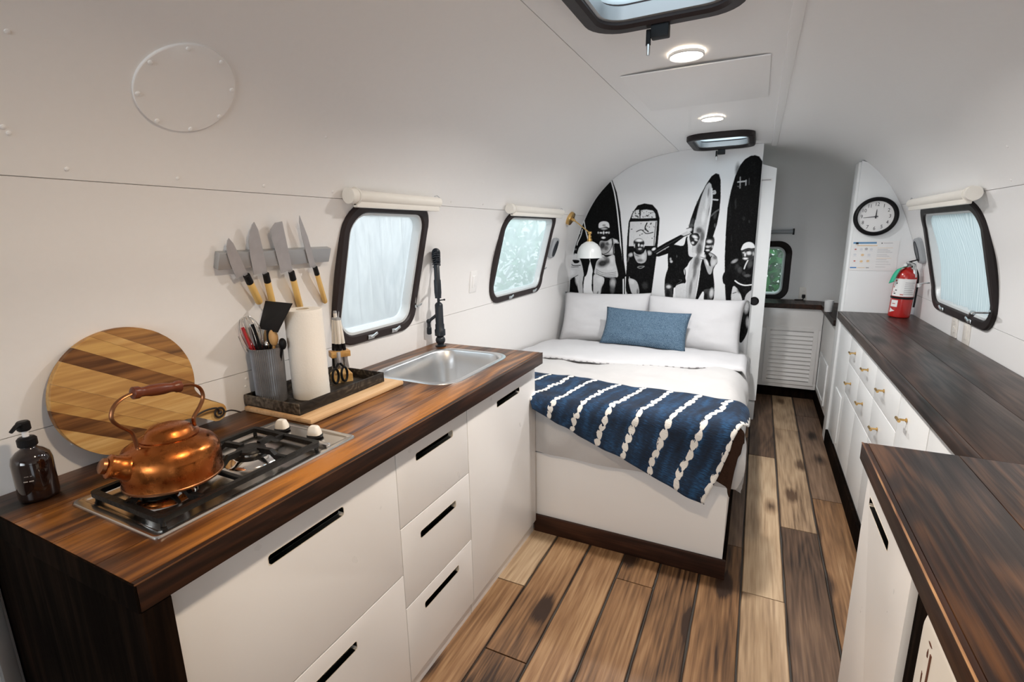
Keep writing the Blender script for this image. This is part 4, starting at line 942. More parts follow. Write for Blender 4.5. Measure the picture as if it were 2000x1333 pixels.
tag(mb.build('power_plug', 'plastic_black'), 'black plug and cable in the rear wall socket', 'plug')
def speaker(side, y, z, label):
    M = wframe(side, y, z, 0); t = thing('wall_speaker', label, 'speaker', M.translation)
    mb = MB(M); mb.loops([[Vector((a, b, h)) for a, b in rrect(-.052+d, -.075+d, .052-d, .075-d, .024, 6)] for d, h in ((0, .0), (0, .018), (.006, .026), (.012, .028))]); mb.build('housing', 'grey_plastic', t)
    mb = MB(M); mb.loops([[Vector((r*.034*math.cos(a), r*.060*math.sin(a), h)) for a in [2*PI*k/32 for k in range(32)]] for r, h in ((1.06, .0275), (1.0, .031), (.96, .029), (.3, .030))]); mb.build('grille', 'matte_black', t)
speaker(-1, 3.52, 1.345, 'small grey speaker with black oval grille by the bedside window')
speaker(1, 3.66, 1.318, 'small grey speaker with black oval grille above the fire extinguisher')
# brass wall lamp
wlp = thing('wall_lamp', 'brass swing-arm wall lamp with a white dome shade by the bed', 'lamp', wall(-1, 3.67, 1.560))
bpnt = wall(-1, 3.67, 1.560, .0); nn = wall_normal(-1, 1.545)
mb = MB(); mb.lathe([(.050, 0), (.052, .012), (.048, .024), (.040, .026), (.012, .027), (.010, .045), (.0, .045)], bpnt, nn, 36); mb.build('wall_plate', 'brass', wlp)
j1 = bpnt+nn*.043; j2 = Vector((-1.143, 3.67, 1.447))
mb = MB(); mb.tube([j1, j2], .0045, 10); mb.sphere(j1, .010); mb.build('arm', 'brass', wlp)
mb = MB(); mb.sphere(j2, .012); mb.cyl(j2+Vector((-.012, 0, .0)), j2+Vector((.014, 0, 0)), .010, .010, 14); mb.lathe([(.007, 0), (.008, .012), (.013, .014), (.014, .028), (.010, .030), (.010, .034), (.016, .037), (.018, .052), (.022, .055), (.022, .062)], j2+Vector((0, 0, -.005)), (0, 0, -1), 20); mb.build('socket', 'brass', wlp)
so_ = j2+Vector((0, 0, -.062))
out_ = [(.020, 0), (.034, -.006), (.060, -.022), (.080, -.048), (.090, -.080), (.094, -.112), (.097, -.122)]
mb = MB(); R_ = [[so_+Vector((r*math.cos(2*PI*k/40), r*math.sin(2*PI*k/40), h)) for k in range(40)] for r, h in out_+[(r-.003, h-.001) for r, h in reversed(out_)]]
mb.loops(R_, True, False, False); sd_ = mb.build('shade', 'shade_enamel', wlp, 50)
mb = MB(); mb.sphere(so_+Vector((0, 0, -.055)), .024, 16, 10, (1, 1, 1.2)); mb.build('bulb', 'label_white', wlp)
# soap bottle
mat('ink_pale_print', (.55, .52, .5), .6)
sb = thing('soap_bottle', 'dark amber pump bottle with a black pump beside the round board', 'bottle', (-1.352, .425, .92))
c = Vector((-1.352, .425, .92))
mb = MB(); mb.lathe([(.028, .0005), (.033, .004), (.034, .010), (.034, .085), (.031, .098), (.022, .108), (.0135, .114), (.0130, .120)], c, n=36); bt = mb.build('bottle', 'amber_glass', sb, 60)
mb = MB(); mb.lathe([(.015, .118), (.0165, .120), (.0165, .134), (.013, .138), (.010, .139)], c, n=24); mb.build('collar', 'plastic_black', sb)
mb = MB(); mb.cyl(c+Vector((0, 0, .138)), c+Vector((0, 0, .154)), .0055, .0055, 12); mb.build('pump_stem', 'label_white', sb)
mb = MB(); mb.lathe([(.009, .152), (.0115, .155), (.0115, .170), (.009, .173)], c, n=20); mb.tube([c+Vector((0, 0, .167)), c+Vector((.010, -.014, .168)), c+Vector((.016, -.026, .160))], [.006, .0045, .0035], 10); mb.build('pump_head', 'plastic_black', sb)
mb = MB(); fdir = math.atan2(-.425, 1.352)
for z, n_ in ((.062, 7), (.051, 10)):
    for k in range(n_):
        if (k*7) % 5 == 3: continue
        a = fdir-.30+(k-n_/2)*.055; p = c+Vector((.0343*math.cos(a), .0343*math.sin(a), z)); r_ = .0006 if z > .06 else .0009
        mb.box(p.x-r_*.6, p.y-r_*.6, p.z-r_, p.x+r_*.6, p.y+r_*.6, p.z+r_)
o = mb.build('printed_text', 'ink_pale_print', sb); o['kind'] = 'stuff'
# round acacia board
rb = thing('serving_board', 'round striped wooden serving board with a handle leaning on the wall', 'board', (-1.40, .645, .921))
BC = Vector((-1.3925, .648, 1.087)); ang = math.radians(-31.5); R0 = .160; tl = math.radians(2.0)
def bp_(a, b, o_):
    y = a*math.cos(ang)-b*math.sin(ang); z = a*math.sin(ang)+b*math.cos(ang)
    return BC+Vector((o_-z*math.sin(tl), y, z*math.cos(tl)))
def right_edge(b):
    e = math.sqrt(max(0, R0*R0-b*b)) if abs(b) < R0 else 0
    hw_ = .027
    if abs(b) < hw_+.022:
        if abs(b) <= hw_: he = .272-.027+math.sqrt(max(0, hw_*hw_-b*b))*.95
        else: he = e+(.195-e)*max(0, 1-(abs(b)-hw_)/.022)**2
        e = max(e, he)
    return e
cuts_ = [.1599, .118, .098, .062, .026, -.027, -.062, -.084, -.118, -.1599]; tones = ['acacia_mid', 'acacia_light', 'acacia_mid', 'acacia_dark', 'acacia_light', 'acacia_light', 'acacia_mid', 'acacia_dark', 'acacia_light']
for k, tn in enumerate(tones):
    b1, b0 = cuts_[k]-.0002, cuts_[k+1]+.0002; n = 14
    bs = [b0+(b1-b0)*i/n for i in range(n+1)]
    P2 = [(right_edge(b), b) for b in bs]+[(-math.sqrt(max(0, R0*R0-b*b)), b) for b in reversed(bs)]
    mb = MB(); bev = .0022
    mb.loops([[bp_(a, b, o_) for a, b in P2] for o_ in (-.017, -.0015)]+[[bp_(a-math.copysign(bev, a), b, 0) for a, b in P2]])
    st_ = mb.build('stave', tn, rb, 30)
mb = MB(); cc = bp_(.245, 0, 0); Lp = [cc+Vector((.003, 0, 0)), cc+Vector((.012, -.012, .018)), cc+Vector((.016, -.050, .022)), cc+Vector((.020, -.085, .012)), cc+Vector((.022, -.105, -.018))]
mb.tube(catmull(Lp, False, 6), .0028, 7); Lp = [cc+Vector((.006, .014*math.cos(t), .014*math.sin(t))) for t in [2*PI*i/16 for i in range(17)]]
mb.tube(Lp, .0028, 7); mb.tube(catmull([cc+Vector((.006, .012, -.004)), cc+Vector((.015, .03, -.002)), cc+Vector((.02, .055, -.016))], False, 5), .0022, 6); mb.sphere(cc+Vector((.008, 0, 0)), .006); mb.build('leather_cord', 'leather', rb)
# copper kettle
KX, KY, KZ = -1.092, .560, .9585
kt = thing('kettle', 'old copper kettle with a turned wooden grip on the left burner', 'kettle', (KX, KY, KZ)); c = Vector((KX, KY, KZ))
mb = MB(); mb.lathe([(.078, .0), (.089, .001), (.0915, .004), (.0915, .007), (.0905, .010), (.0925, .025), (.0930, .050), (.090, .066), (.082, .078), (.068, .087), (.056, .091), (.054, .0935), (.052, .0935)], c, n=64); mb.build('body', 'copper', kt, 60)
mb = MB(); mb.lathe([(.0915, .0015), (.0930, .003), (.0930, .006), (.0915, .0075)], c, n=64, caps=(False, False)); mb.build('base_rim', 'copper_strap', kt)
mb = MB(); mb.lathe([(.054, .092), (.0545, .096), (.050, .098), (.045, .1005), (.042, .108), (.034, .115), (.020, .1185), (0, .1195)], c+Vector((0, .004, 0)), n=56); mb.build('lid', 'copper', kt, 60)
s0 = c+Vector((.004, -.070, .052)); s1 = c+Vector((-.008, -.122, .078)); d = (s1-s0).normalized()
mb = MB(); mb.lathe([(.028, 0), (.026, .016), (.025, .020), (.0235, .022), (.022, .040), (.0235, .043), (.0235, .047), (.020, .049), (.016, .051)], s0, d, 32); mb.build('spout', 'copper', kt, 50)
mb = MB(); mb.lathe([(.013, .049), (.016, .052), (.015, .058), (.010, .061), (0, .061)], s0, d, 20); mb.build('whistle_cap', 'copper_strap', kt)
def kp(y, z, x=0): return Vector((KX+x, y, z))
for pts_, rr0 in (([kp(.502, 1.042), kp(.500, 1.066), kp(.496, 1.085), kp(.480, 1.102), kp(.468, 1.122), kp(.474, 1.143), kp(.490, 1.156), kp(.512, 1.162)], 1), ([kp(.618, 1.040), kp(.617, 1.058), kp(.619, 1.074), kp(.634, 1.092), kp(.645, 1.112), kp(.641, 1.134), kp(.625, 1.146), kp(.600, 1.150)], 1)):
    P = catmull(pts_, False, 5); mb = MB(); mb.tube(P, .0042, 8, True, .40); mb.sphere(P[0]+Vector((.004, 0, .004)), .006, 8, 6); mb.build('handle_strap', 'copper_strap', kt)
g0, g1 = kp(.509, 1.162), kp(.602, 1.150); dg = (g1-g0)
mb = MB(); mb.lathe([(.0095, 0), (.0125, .002), (.0125, .012), (.0100, .016), (.0098, .024), (.0118, .034), (.0122, .045), (.0122, .049), (.0118, .060), (.0098, .072), (.0100, .080), (.0125, .084), (.0125, .092), (.0095, .094)], g0, dg.normalized(), 24); mb.build('grip', 'grip_wood', kt, 50)
# cutting board, tray, canister, towel roll, utensils
mb = MB(); mb.box(-1.425, .962, .9205, -1.132, 1.392, .9365, .006); tag(mb.build('cutting_board', 'birch'), 'pale wooden cutting board lying under the dark metal tray', 'board')
tr = thing('tray', 'worn dark metal tray with low rim on the cutting board', 'tray', (-1.30, 1.16, .937))
tx0, tx1, ty0, ty1, tz0, tz1 = -1.432, -1.188, .972, 1.352, .937, .972; tk = .004
mb = MB(); mb.box(tx0, ty0, tz0, tx1, ty1, tz0+tk, .001); mb.build('base', 'tray_metal_dark', tr)
for q in ((tx0, ty0, tx1, ty0+tk), (tx0, ty1-tk, tx1, ty1), (tx0, ty0+tk, tx0+tk, ty1-tk), (tx1-tk, ty0+tk, tx1, ty1-tk)):
    mb = MB(); mb.box(q[0], q[1], tz0+tk, q[2], q[3], tz1, .0012); mb.build('rim', 'tray_metal_dark', tr)
ZT = tz0+tk+.0003
m = mat('galvanised', (.26, .26, .27), .45, .7, var=.35, bscale=22, bump=.2)
cn = thing('utensil_canister', 'ribbed grey metal canister crowded with kitchen utensils', 'canister', (-1.376, 1.030, ZT)); c = Vector((-1.376, 1.030, ZT)); n = 144
rib = lambda k, a: a+(.0014 if k % 3 == 0 else (-.0012 if k % 3 == 1 else 0))
mb = MB(); L = []
for r, h in ((.043, 0), (.0445, .002), (.0475, .160), (.0490, .176), (.0500, .178), (.0485, .179), (.0465, .165), (.0435, .01)):
    L.append([c+Vector((rib(k, r)*math.cos(2*PI*k/n), rib(k, r)*math.sin(2*PI*k/n), h)) for k in range(n)])
mb.loops(L); mb.build('can', 'galvanised', cn, 15)
def ut(name, label, cat='utensil'): return thing(name, label, cat, (-1.376, 1.030, ZT+.02))
U0 = Vector((-1.376, 1.030, ZT+.03))
# black turner
t = ut('spatula', 'broad black slotted-free turner standing tallest in the canister')
a = U0+Vector((.012, .0, 0)); q0 = at_y(527, 680, 1.035); 
bl = [at_y(519, 588, 1.045), at_y(571, 593, 1.035), at_y(542, 650, 1.030), at_y(506, 642, 1.040)]
nrm = (bl[1]-bl[0]).cross(bl[3]-bl[0]).normalized()*.0016; 
mb = MB(); mb.loops([[p-nrm for p in bl], [p+nrm for p in bl]]); mb.build('blade', 'plastic_black', t)
mid = (bl[2]+bl[3])/2; mb = MB(); mb.tube([mid, mid.lerp(U0, .35), U0+Vector((.01, .0, 0))], [.006, .005, .005], 8); mb.build('shaft', 'plastic_black', t)
# wooden spatula behind, wooden spoon in front
t = ut('wooden_spatula', 'rounded wooden spatula half hidden behind the black turner')
e0 = at_y(512, 612, 1.075); mb = MB(); mb.sphere(e0, .026, 16, 10, (.35, .8, 1.25)); mb.build('head', 'spoon_wood', t)
mb = MB(); mb.tube([e0-Vector((0, 0, .02)), U0+Vector((-.02, .02, 0))], .005, 8); mb.build('shaft', 'spoon_wood', t)
t = ut('wooden_spoon', 'wooden spoon with its bowl facing the room in front of the black turner')
e0 = at_y(534, 660, 1.036); mb = MB(); mb.sphere(e0, .021, 18, 12, (.75, .62, 1.28)); mb.build('bowl', 'spoon_wood', t)
mb = MB(); mb.tube([e0-Vector((0, 0, .018)), U0+Vector((.012, -.002, .0))], .0045, 8); mb.build('shaft', 'spoon_wood', t)
t = ut('soup_ladle', 'black ladle at the right rim of the canister')
e0 = at_y(552, 672, 1.046); mb = MB(); mb.sphere(e0, .017, 14, 8, (.8, .6, 1.1)); mb.build('bowl', 'plastic_black', t)
mb = MB(); mb.tube([e0, U0+Vector((.008, .01, 0))], .004, 8); mb.build('shaft', 'plastic_black', t)
t = ut('serving_spoon', 'small shiny steel spoon low in the front of the canister')
e0 = at_y(522, 674, 1.030); mb = MB(); mb.sphere(e0, .012, 14, 8, (.7, .7, 1.2)); mb.build('bowl', 'steel_polished', t)
mb = MB(); mb.tube([e0, U0+Vector((.005, 0, 0))], .003, 8); mb.build('shaft', 'steel_polished', t)
# whisk
t = ut('whisk', 'steel balloon whisk leaning out of the left of the canister')
w0 = at_y(476, 622, 1.000); w1 = at_y(508, 706, 1.025); ax = (w1-w0); Ln = ax.length; ax.normalize(); s1_ = ax.orthogonal().normalized(); s2_ = ax.cross(s1_)
for k in range(6):
    a_ = PI*k/6; sv = s1_*math.cos(a_)+s2_*math.sin(a_)
    pts_ = [w1, w1-ax*Ln*.35+sv*.026, w1-ax*Ln*.75+sv*.034, w0+sv*.018, w0-ax*.002, w0-sv*.018, w1-ax*Ln*.75-sv*.034, w1-ax*Ln*.35-sv*.026, w1]
    mb = MB(); mb.tube(catmull(pts_, False, 5), .0012, 5); mb.build('wire', 'steel_polished', t)
mb = MB(); mb.tube([w1, U0], .006, 10); mb.build('handle', 'steel', t)
t = ut('red_spatula', 'red-handled utensil inside the whisk loops')
r0 = at_y(474, 640, .990); mb = MB(); mb.tube([r0, r0.lerp(U0, .3), U0], [.005, .0075, .006], 10); mb.build('grip', 'red_plastic', t)
t = ut('black_tongs', 'black-handled utensil between the red one and the turner')
r0 = at_y(492, 634, 1.01); mb = MB(); mb.tube([r0, r0.lerp(U0, .35), U0+Vector((0, .01, 0))], [.006, .009, .006], 10); mb.build('grip', 'plastic_black', t)
# paper towel
pt_ = thing('paper_towel_roll', 'white paper towel roll standing on the dark tray', 'paper roll', (-1.300, 1.122, ZT)); c = Vector((-1.300, 1.122, ZT))
mb = MB(); n = 48; L = []
for k, (r, h) in enumerate([(.020, 0), (.0565, 0), (.0575, .002)]+[(.0575+(.0004 if j % 2 else -.0002), .004+.2845*j/26) for j in range(27)]+[(.0570, .2900), (.022, .2905), (.0205, .290), (.0205, .15)]): L.append([c+Vector((r*math.cos(2*PI*i/n), r*math.sin(2*PI*i/n), h)) for i in range(n)])
mb.loops(L, True, True, True); mb.build('roll', 'paper', pt_, 40)
mb = MB(); mb.lathe([(.0200, .16), (.0200, .2915), (.0185, .2915), (.0185, .16)], c, n=32, caps=(False, False)); mb.build('core', 'mdf_edge', pt_)
# knife stand
ks = thing('knife_stand', 'small wooden steak-knife stand with a dark frame behind the towel roll', 'stand', (-1.330, 1.285, ZT)); K = Vector((-1.330, 1.288, ZT))
mb = MB(); mb.xf = Matrix.Translation(K) @ Matrix.Rotation(-.55, 4, 'Z'); mb.loops([[Vector((a*s, b*s, z)) for a, b in rrect(-.026, -.034, .026, .034, .003, 2)] for s, z in ((1, 0), (1, .028), (.55, .048))]); mb.build('base_block', 'acacia_light', ks, 20)
mb = MB(); mb.xf = Matrix.Translation(K+Vector((0, 0, .092))) @ Matrix.Rotation(-.55, 4, 'Z'); mb.box(-.022, -.034, 0, .022, .034, .022, .003); mb.build('holder_block', 'acacia_light', ks)
for a in (-.022, .022):
    mb = MB(); mb.xf = Matrix.Translation(K) @ Matrix.Rotation(-.55, 4, 'Z'); mb.tube([(0, a, .02), (0, a*1.1, .095)], .0035, 6); mb.build('upright', 'plastic_black', ks)
sk0 = None
labs = ['at its left end', 'second from its left end', 'in the middle of the front', 'second from its right end', 'at its right end', 'the tallest one at the back']
pos = [(-.012, -.027), (.004, -.016), (.012, .0), (-.006, .014), (.008, .026), (-.014, .002)]
for k, (a, b) in enumerate(pos):
    M = Matrix.Translation(K+Vector((0, 0, .0))) @ Matrix.Rotation(-.55, 4, 'Z') @ Matrix.Translation((a, b, 0)) @ Matrix.Rotation((b)*3.2, 4, 'X')
    hz = .128 if k != 5 else .150
    t = thing('steak_knife', 'ivory-handled steak knife in the small stand, '+labs[k], 'knife', M @ Vector((0, 0, .10)), 'steak knives in the wooden stand')
    mb = MB(M); mb.box(-.0012, -.006, .045, .0012, .006, hz-.005, .0005); mb.build('blade', 'knife_steel', t)
    mb = MB(M); mb.tube([(0, 0, hz-.012), (0, 0, hz+.012)], .0062, 10); mb.build('bolster', 'plastic_black', t)
    mb = MB(M); mb.tube([(0, 0, hz+.012), (0, 0, hz+.05), (0, 0, hz+.098)], [.0062, .0070, .0062], 10); mb.build('handle', 'white_plastic', t)
    mb = MB(M); mb.tube([(0, 0, hz+.098), (0, 0, hz+.106)], [.0066, .0055], 10); mb.build('pommel', 'grey_plastic', t)
t = thing('scissors', 'black-handled scissors hanging on the small knife stand', 'scissors', K+Vector((.03, -.03, .03)))
for s in (-1, 1):
    q = K+Vector((.030+s*.004, -.036+s*.017, .034)); mb = MB(); mb.tube([q+Vector((0, .014*math.cos(a_), .026*math.sin(a_))) for a_ in [2*PI*i/18 for i in range(19)]], .0042, 8); mb.build('finger_loop', 'plastic_black', t)
    mb = MB(); mb.tube([q+Vector((0, 0, .026)), K+Vector((.030, -.034, .080))], .004, 6); mb.build('shank', 'plastic_black', t)
mb = MB(); mb.box(K.x+.026, K.y-.040, K.z+.078, K.x+.034, K.y-.028, K.z+.118, .002); mb.build('blades', 'knife_steel', t)
# faucet
fc = thing('faucet', 'matte black spring faucet standing behind the sink', 'faucet', (-1.368, 1.982, .92)); F = Vector((-1.368, 1.982, .92)); dF = Vector((.56, -.83, 0)); sF = Vector((-.83, -.56, 0))
mb = MB(); mb.lathe([(.026, .0), (.026, .004), (.016, .007), (.016, .012)], F, n=28); mb.sphere(F+Vector((0, 0, .030)), .024, 20, 12); mb.lathe([(.015, .048), (.026, .054), (.026, .082), (.022, .086), (.022, .108), (.0195, .112), (.0195, .205), (.015, .212), (.010, .216)], F, n=28); mb.build('body', 'matte_black', fc, 45)
arch = []
for k in range(25):
    if k < 8: p = F+Vector((0, 0, .20+(.205)*k/8))
    else: a_ = PI*(k-8)/16; p = F+dF*(.055-.055*math.cos(a_))+Vector((0, 0, .405+.052*math.sin(a_)))
    arch.append(p)
mb = MB(); mb.tube(arch, .0068, 10); mb.build('hose', 'matte_black', fc)
mb = MB(); N = 20*14; sp = []; 
def arch_at(u):
    x = u*(len(arch)-1); i = min(len(arch)-2, int(x)); return arch[i].lerp(arch[i+1], x-i), (arch[i+1]-arch[i]).normalized()
for k in range(N+1):
    u = .30+.70*k/N; p, tt = arch_at(u); b_ = tt.cross(sF).normalized(); a_ = 2*PI*k/14; sp.append(p+sF*(.0165*math.cos(a_))+b_*(.0165*math.sin(a_)))
mb.tube(sp, .0030, 5); mb.build('spring', 'matte_black', fc, 60)
e_ = F+dF*.11
mb = MB(); mb.lathe([(.010, .0), (.013, -.004), (.0135, -.070), (.016, -.075), (.0165, -.130), (.0145, -.150), (.015, -.156), (0, -.156)], e_+Vector((0, 0, .407)), n=24); mb.build('spray_head', 'matte_black', fc, 45)
mb = MB(); mb.tube([F+Vector((0, 0, .300)), F+dF*.05+Vector((0, 0, .302)), e_+Vector((0, 0, .300))], .0045, 8); mb.cyl(F+Vector((0, 0, .285)), F+Vector((0, 0, .315)), .013, .013, 16); mb.build('holder_arm', 'matte_black', fc)
mb = MB(); h0 = F+Vector((0, 0, .165)); h1 = F+sF*.052+Vector((0, 0, .125)); mb.tube([h0, h1], .0075, 10); mb.sphere(h1, .012, 12, 8); mb.build('lever_arm', 'matte_black', fc)
mb = MB(); h2 = h1+dF*.02; mb.lathe([(.008, 0), (.009, -.02), (.012, -.024), (.012, -.052), (.009, -.056), (0, -.056)], h1+Vector((0, 0, -.008)), n=18); mb.build('lever_handle', 'matte_black', fc)
mb = MB(); mb.tube([F+Vector((0, 0, .225)), F-sF*.026+Vector((0, 0, .228))], .0028, 8); mb.sphere(F-sF*.028+Vector((0, 0, .228)), .005, 8, 6); mb.build('side_pin', 'matte_black', fc)
# ================================================================== THINGS ON THE RIGHT
# fire extinguisher (leans a touch into the corner)
ex = thing('fire_extinguisher', 'red fire extinguisher with white labels standing in the far right corner', 'extinguisher', (.795, 3.69, .921)); E0 = Vector((.795, 3.69, .9205))
tilt = Vector((.035, -.01, 1)).normalized()
mb = MB(); mb.lathe([(.050, .0), (.054, .004), (.0545, .010), (.0545, .235), (.051, .258), (.040, .276), (.024, .288), (.018, .292), (.018, .300)], E0, tilt, 44); mb.build('cylinder', 'red_paint', ex, 50)
cd = math.atan2(-3.69, -.795)
def onc(a_, h, r=.0550): 
    ax_ = tilt; u_ = Vector((1, 0, 0)); u_ = (u_-ax_*u_.dot(ax_)).normalized(); v_ = ax_.cross(u_); return E0+ax_*h+u_*(r*math.cos(a_))+v_*(r*math.sin(a_))
def wrap(name, a0, a1, h0, h1, mt, r=.0550, par=ex, poly=None):
    mb = MB(); n = 16; vs = [onc(a0+(a1-a0)*i/n, h, r) for h in (h0, h1) for i in range(n+1)]; mb.add(vs, [(i, i+1, n+2+i, n+1+i) for i in range(n)]); return mb.build(name, mt, par, 60)
lb = wrap('label', cd-1.15, cd+1.2, .128, .232, 'label_white'); 
mb = MB(); mb.lathe([(.0552, .112), (.0565, .113), (.0565, .124), (.0552, .125)], E0, tilt, 44, (False, False)); mb.build('band', 'plastic_black', ex)
l2 = wrap('service_label', cd-1.0, cd-.30, .064, .104, 'label_white'); 
for k in range(7): wrap('printed_line', cd+.05, cd+1.05-.1*(k % 3), .142+.011*k, .1455+.011*k, 'ink_soft', .0552, lb)
for k, (a_, h, w_, hh) in enumerate(((-.85, .214, .10, .010), (-.72, .200, .07, .008), (-.98, .176, .06, .010), (-.70, .160, .10, .006), (-.92, .150, .05, .006), (-.80, .140, .12, .006), (-.1, .136, .15, .006))): wrap('pictogram', cd+a_-w_, cd+a_+w_, h, h+hh, 'ink' if k % 2 else 'ink_red', .0552, lb)
wrap('printed_line', cd-.85, cd-.5, .080, .085, 'ink_red', .0552, l2)
mb = MB(); vs = [onc(cd-1.0, .028, .0551), onc(cd-1.0, .056, .0551), onc(cd-.75, .047, .0551), onc(cd-.45, .041, .0551), onc(cd-.75, .034, .0551)]; mb.add(vs, [(0, 1, 2, 3, 4)]); mb.build('arrow_label', 'label_white', ex, 0)
T = E0+tilt*.300
mb = MB(); mb.lathe([(.016, -.004), (.017, .010), (.013, .014), (.011, .030)], T, tilt, 20); mb.cyl(T+Vector((-.004, -.005, .012)), T+Vector((-.018, -.022, .012)), .010, .010, 16); mb.build('valve', 'aluminium_dull', ex)
mb = MB(); mb.cyl(T+Vector((-.018, -.022, .012)), T+Vector((-.020, -.0245, .012)), .0085, .0085, 16); mb.build('gauge', 'label_white', ex)
mb = MB(); q = T+Vector((0, 0, .028)); mb.tube([q, q+Vector((.028, -.022, .012)), q+Vector((.055, -.04, .020))], [.006, .005, .004], 8, True, .5); mb.build('top_lever', 'plastic_black', ex)
mb = MB(); q = T+Vector((.006, -.006, .026)); mb.tube([q, q+Vector((.016, -.018, -.01)), q+Vector((.022, -.028, -.045)), q+Vector((.026, -.030, -.085))], [.006, .008, .009, .009], 8, True, .45); mb.build('carry_handle', 'aluminium', ex)
mb = MB(); q = T+Vector((-.012, -.012, .0)); w_ = Vector((-.012, .009, 0))*.9; P = catmull([q, q+Vector((-.028, -.012, -.006)), q+Vector((-.048, -.02, -.035)), q+Vector((-.066, -.026, -.092))], False, 5); vs = [p+w_*s-Vector((0, 0, .006*s)) for p in P for s in (-1, 1)]
mb.add(vs, [(2*i, 2*i+1, 2*i+3, 2*i+2) for i in range(len(P)-1)]); o = mb.build('green_tag', 'green_tag', ex, 60); o.modifiers.new('s', 'SOLIDIFY').thickness = .001
mb = MB(); mb.tube(catmull([T+Vector((.010, .01, .005)), T+Vector((.04, .02, -.01)), T+Vector((.058, .012, -.06)), T+Vector((.060, .01, -.15)), T+Vector((.0575, .008, -.24))], False, 5), .0055, 8); mb.build('hose', 'plastic_black', ex)
# wall clock
ck = thing('wall_clock', 'round black-rimmed white clock on the far partition wall', 'clock', (.634, 3.81, 1.517)); C0 = Vector((.634, 3.8195, 1.517))
mb = MB(); mb.lathe([(.108, 0), (.115, .004), (.1165, .018), (.112, .030), (.102, .034), (.094, .028), (.092, .012)], C0, (0, -1, 0), 64, (True, False)); mb.build('rim', 'plastic_black', ck, 50)
mb = MB(); mb.lathe([(0, .0125), (.0935, .0125), (.0935, .0140), (0, .0140)], C0, (0, -1, 0), 64); mb.build('dial', 'label_white', ck)
def text(body, size, M, m, parent, name, ext=.0003, sx=1.0, align='CENTER'):
    cu = bpy.data.curves.new(name, 'FONT'); cu.body = body; cu.size = size; cu.extrude = ext; cu.align_x = align; cu.align_y = 'CENTER'; cu.resolution_u = 3
    tmp = bpy.data.objects.new('tmp', cu); COL.objects.link(tmp); bpy.context.view_layer.update()
    me = bpy.data.meshes.new_from_object(tmp.evaluated_get(bpy.context.evaluated_depsgraph_get())); bpy.data.objects.remove(tmp)
    o = bpy.data.objects.new(name, me); COL.objects.link(o); o.parent = parent; org = wloc(parent)
    me.transform(M @ Matrix.Diagonal((sx, 1, 1, 1))); me.transform(Matrix.Translation(-org)); me.materials.clear(); me.materials.append(MATS[m]); return o
FM = Matrix(((1, 0, 0), (0, 0, -1), (0, 1, 0))).to_4x4()
for h in range(1, 13):
    a_ = PI/2-2*PI*h/12; p = C0+Vector((.072*math.cos(a_), -.0143, .072*math.sin(a_))); text(str(h), .030, Matrix.Translation(p) @ FM, 'ink', ck, 'numeral', .0003, .85)
def hand(a_, L_, w0_, name):
    d_ = Vector((math.sin(a_), 0, math.cos(a_))); s_ = Vector((d_.z, 0, -d_.x)); c_ = C0+Vector((0, -.0165, 0)); vs = []
    for y in (0, -.001): vs += [c_+Vector((0, y, 0))-d_*.012-s_*w0_, c_+Vector((0, y, 0))-d_*.012+s_*w0_, c_+Vector((0, y, 0))+d_*L_+s_*w0_*.4, c_+Vector((0, y, 0))+d_*L_-s_*w0_*.4]
    MB().loops([vs[:4], vs[4:]]).build(name, 'ink', ck, 0)
hand(math.radians(2), .042, .0035, 'hour_hand'); hand(math.radians(264), .064, .0025, 'minute_hand')
mb = MB(); mb.lathe([(.006, .014), (.006, .019), (0, .019)], C0, (0, -1, 0), 16); mb.build('hub', 'ink', ck)
# safety notice
nt_ = thing('safety_notice', 'white printed safety notice taped below the wall clock', 'notice', (.653, 3.8185, 1.188)); 
mb = MB(); mb.box(.530, 3.8182, 1.186, .776, 3.8188, 1.368, 0); mb.build('sheet', 'label_white', nt_)
def pr(x0, z0, x1, z1, mt, nm='printed_mark'): MB().add([(x0, 3.8179, z0), (x1, 3.8179, z0), (x1, 3.8179, z1), (x0, 3.8179, z1)], [(0, 1, 2, 3)]).build(nm, mt, nt_, 0, False)
m = mat('ink_pale', (.66, .68, .72), .6); m = mat('ink_band', (.12, .28, .48), .6)
pr(.538, 1.352, .660, 1.363, 'ink_band', 'header_band'); pr(.552, 1.345, .566, 1.360, 'ink_soft'); pr(.560, 1.338, .665, 1.343, 'ink_sand'); pr(.684, 1.352, .690, 1.358, 'ink'); pr(.695, 1.354, .742, 1.357, 'ink_soft')
for a, b, q in ((.550, .318, 'ink_red'), (.580, .318, 'ink_pale'), (.606, .320, 'ink_soft'), (.632, .318, 'ink_pale'), (.550, .285, 'ink_pale'), (.590, .283, 'ink_sand'), (.624, .283, 'ink_pale'), (.552, .245, 'ink_red'), (.588, .243, 'ink_sand'), (.622, .245, 'ink_sand')):
    mb = MB(); cx_, cz_ = a+.004, 1.0+b-.0; n = 10; mb.add([(cx_+(.0085 if q != 'ink_red' else .006)*math.cos(2*PI*i/n), 3.8179, cz_+(.0075 if q != 'ink_red' else .004)*math.sin(2*PI*i/n)) for i in range(n)], [tuple(range(n))]); mb.build('pictogram', q, nt_, 0, False)
    pr(cx_-.010, cz_-.0125, cx_+.010, cz_-.0105, 'ink_pale', 'printed_line')
for k, z in enumerate((1.325, 1.316, 1.307, 1.298, 1.284, 1.275, 1.262, 1.253, 1.240, 1.224, 1.208)): pr(.668, z, .745-.012*(k*5 % 3), z+.0018, 'ink_soft' if k not in (0, 6) else 'ink_sand', 'printed_line')
pr(.536, 1.200, .570, 1.207, 'ink_blue', 'footer_band'); pr(.574, 1.202, .615, 1.205, 'ink_sand'); pr(.620, 1.200, .636, 1.207, 'ink_soft')
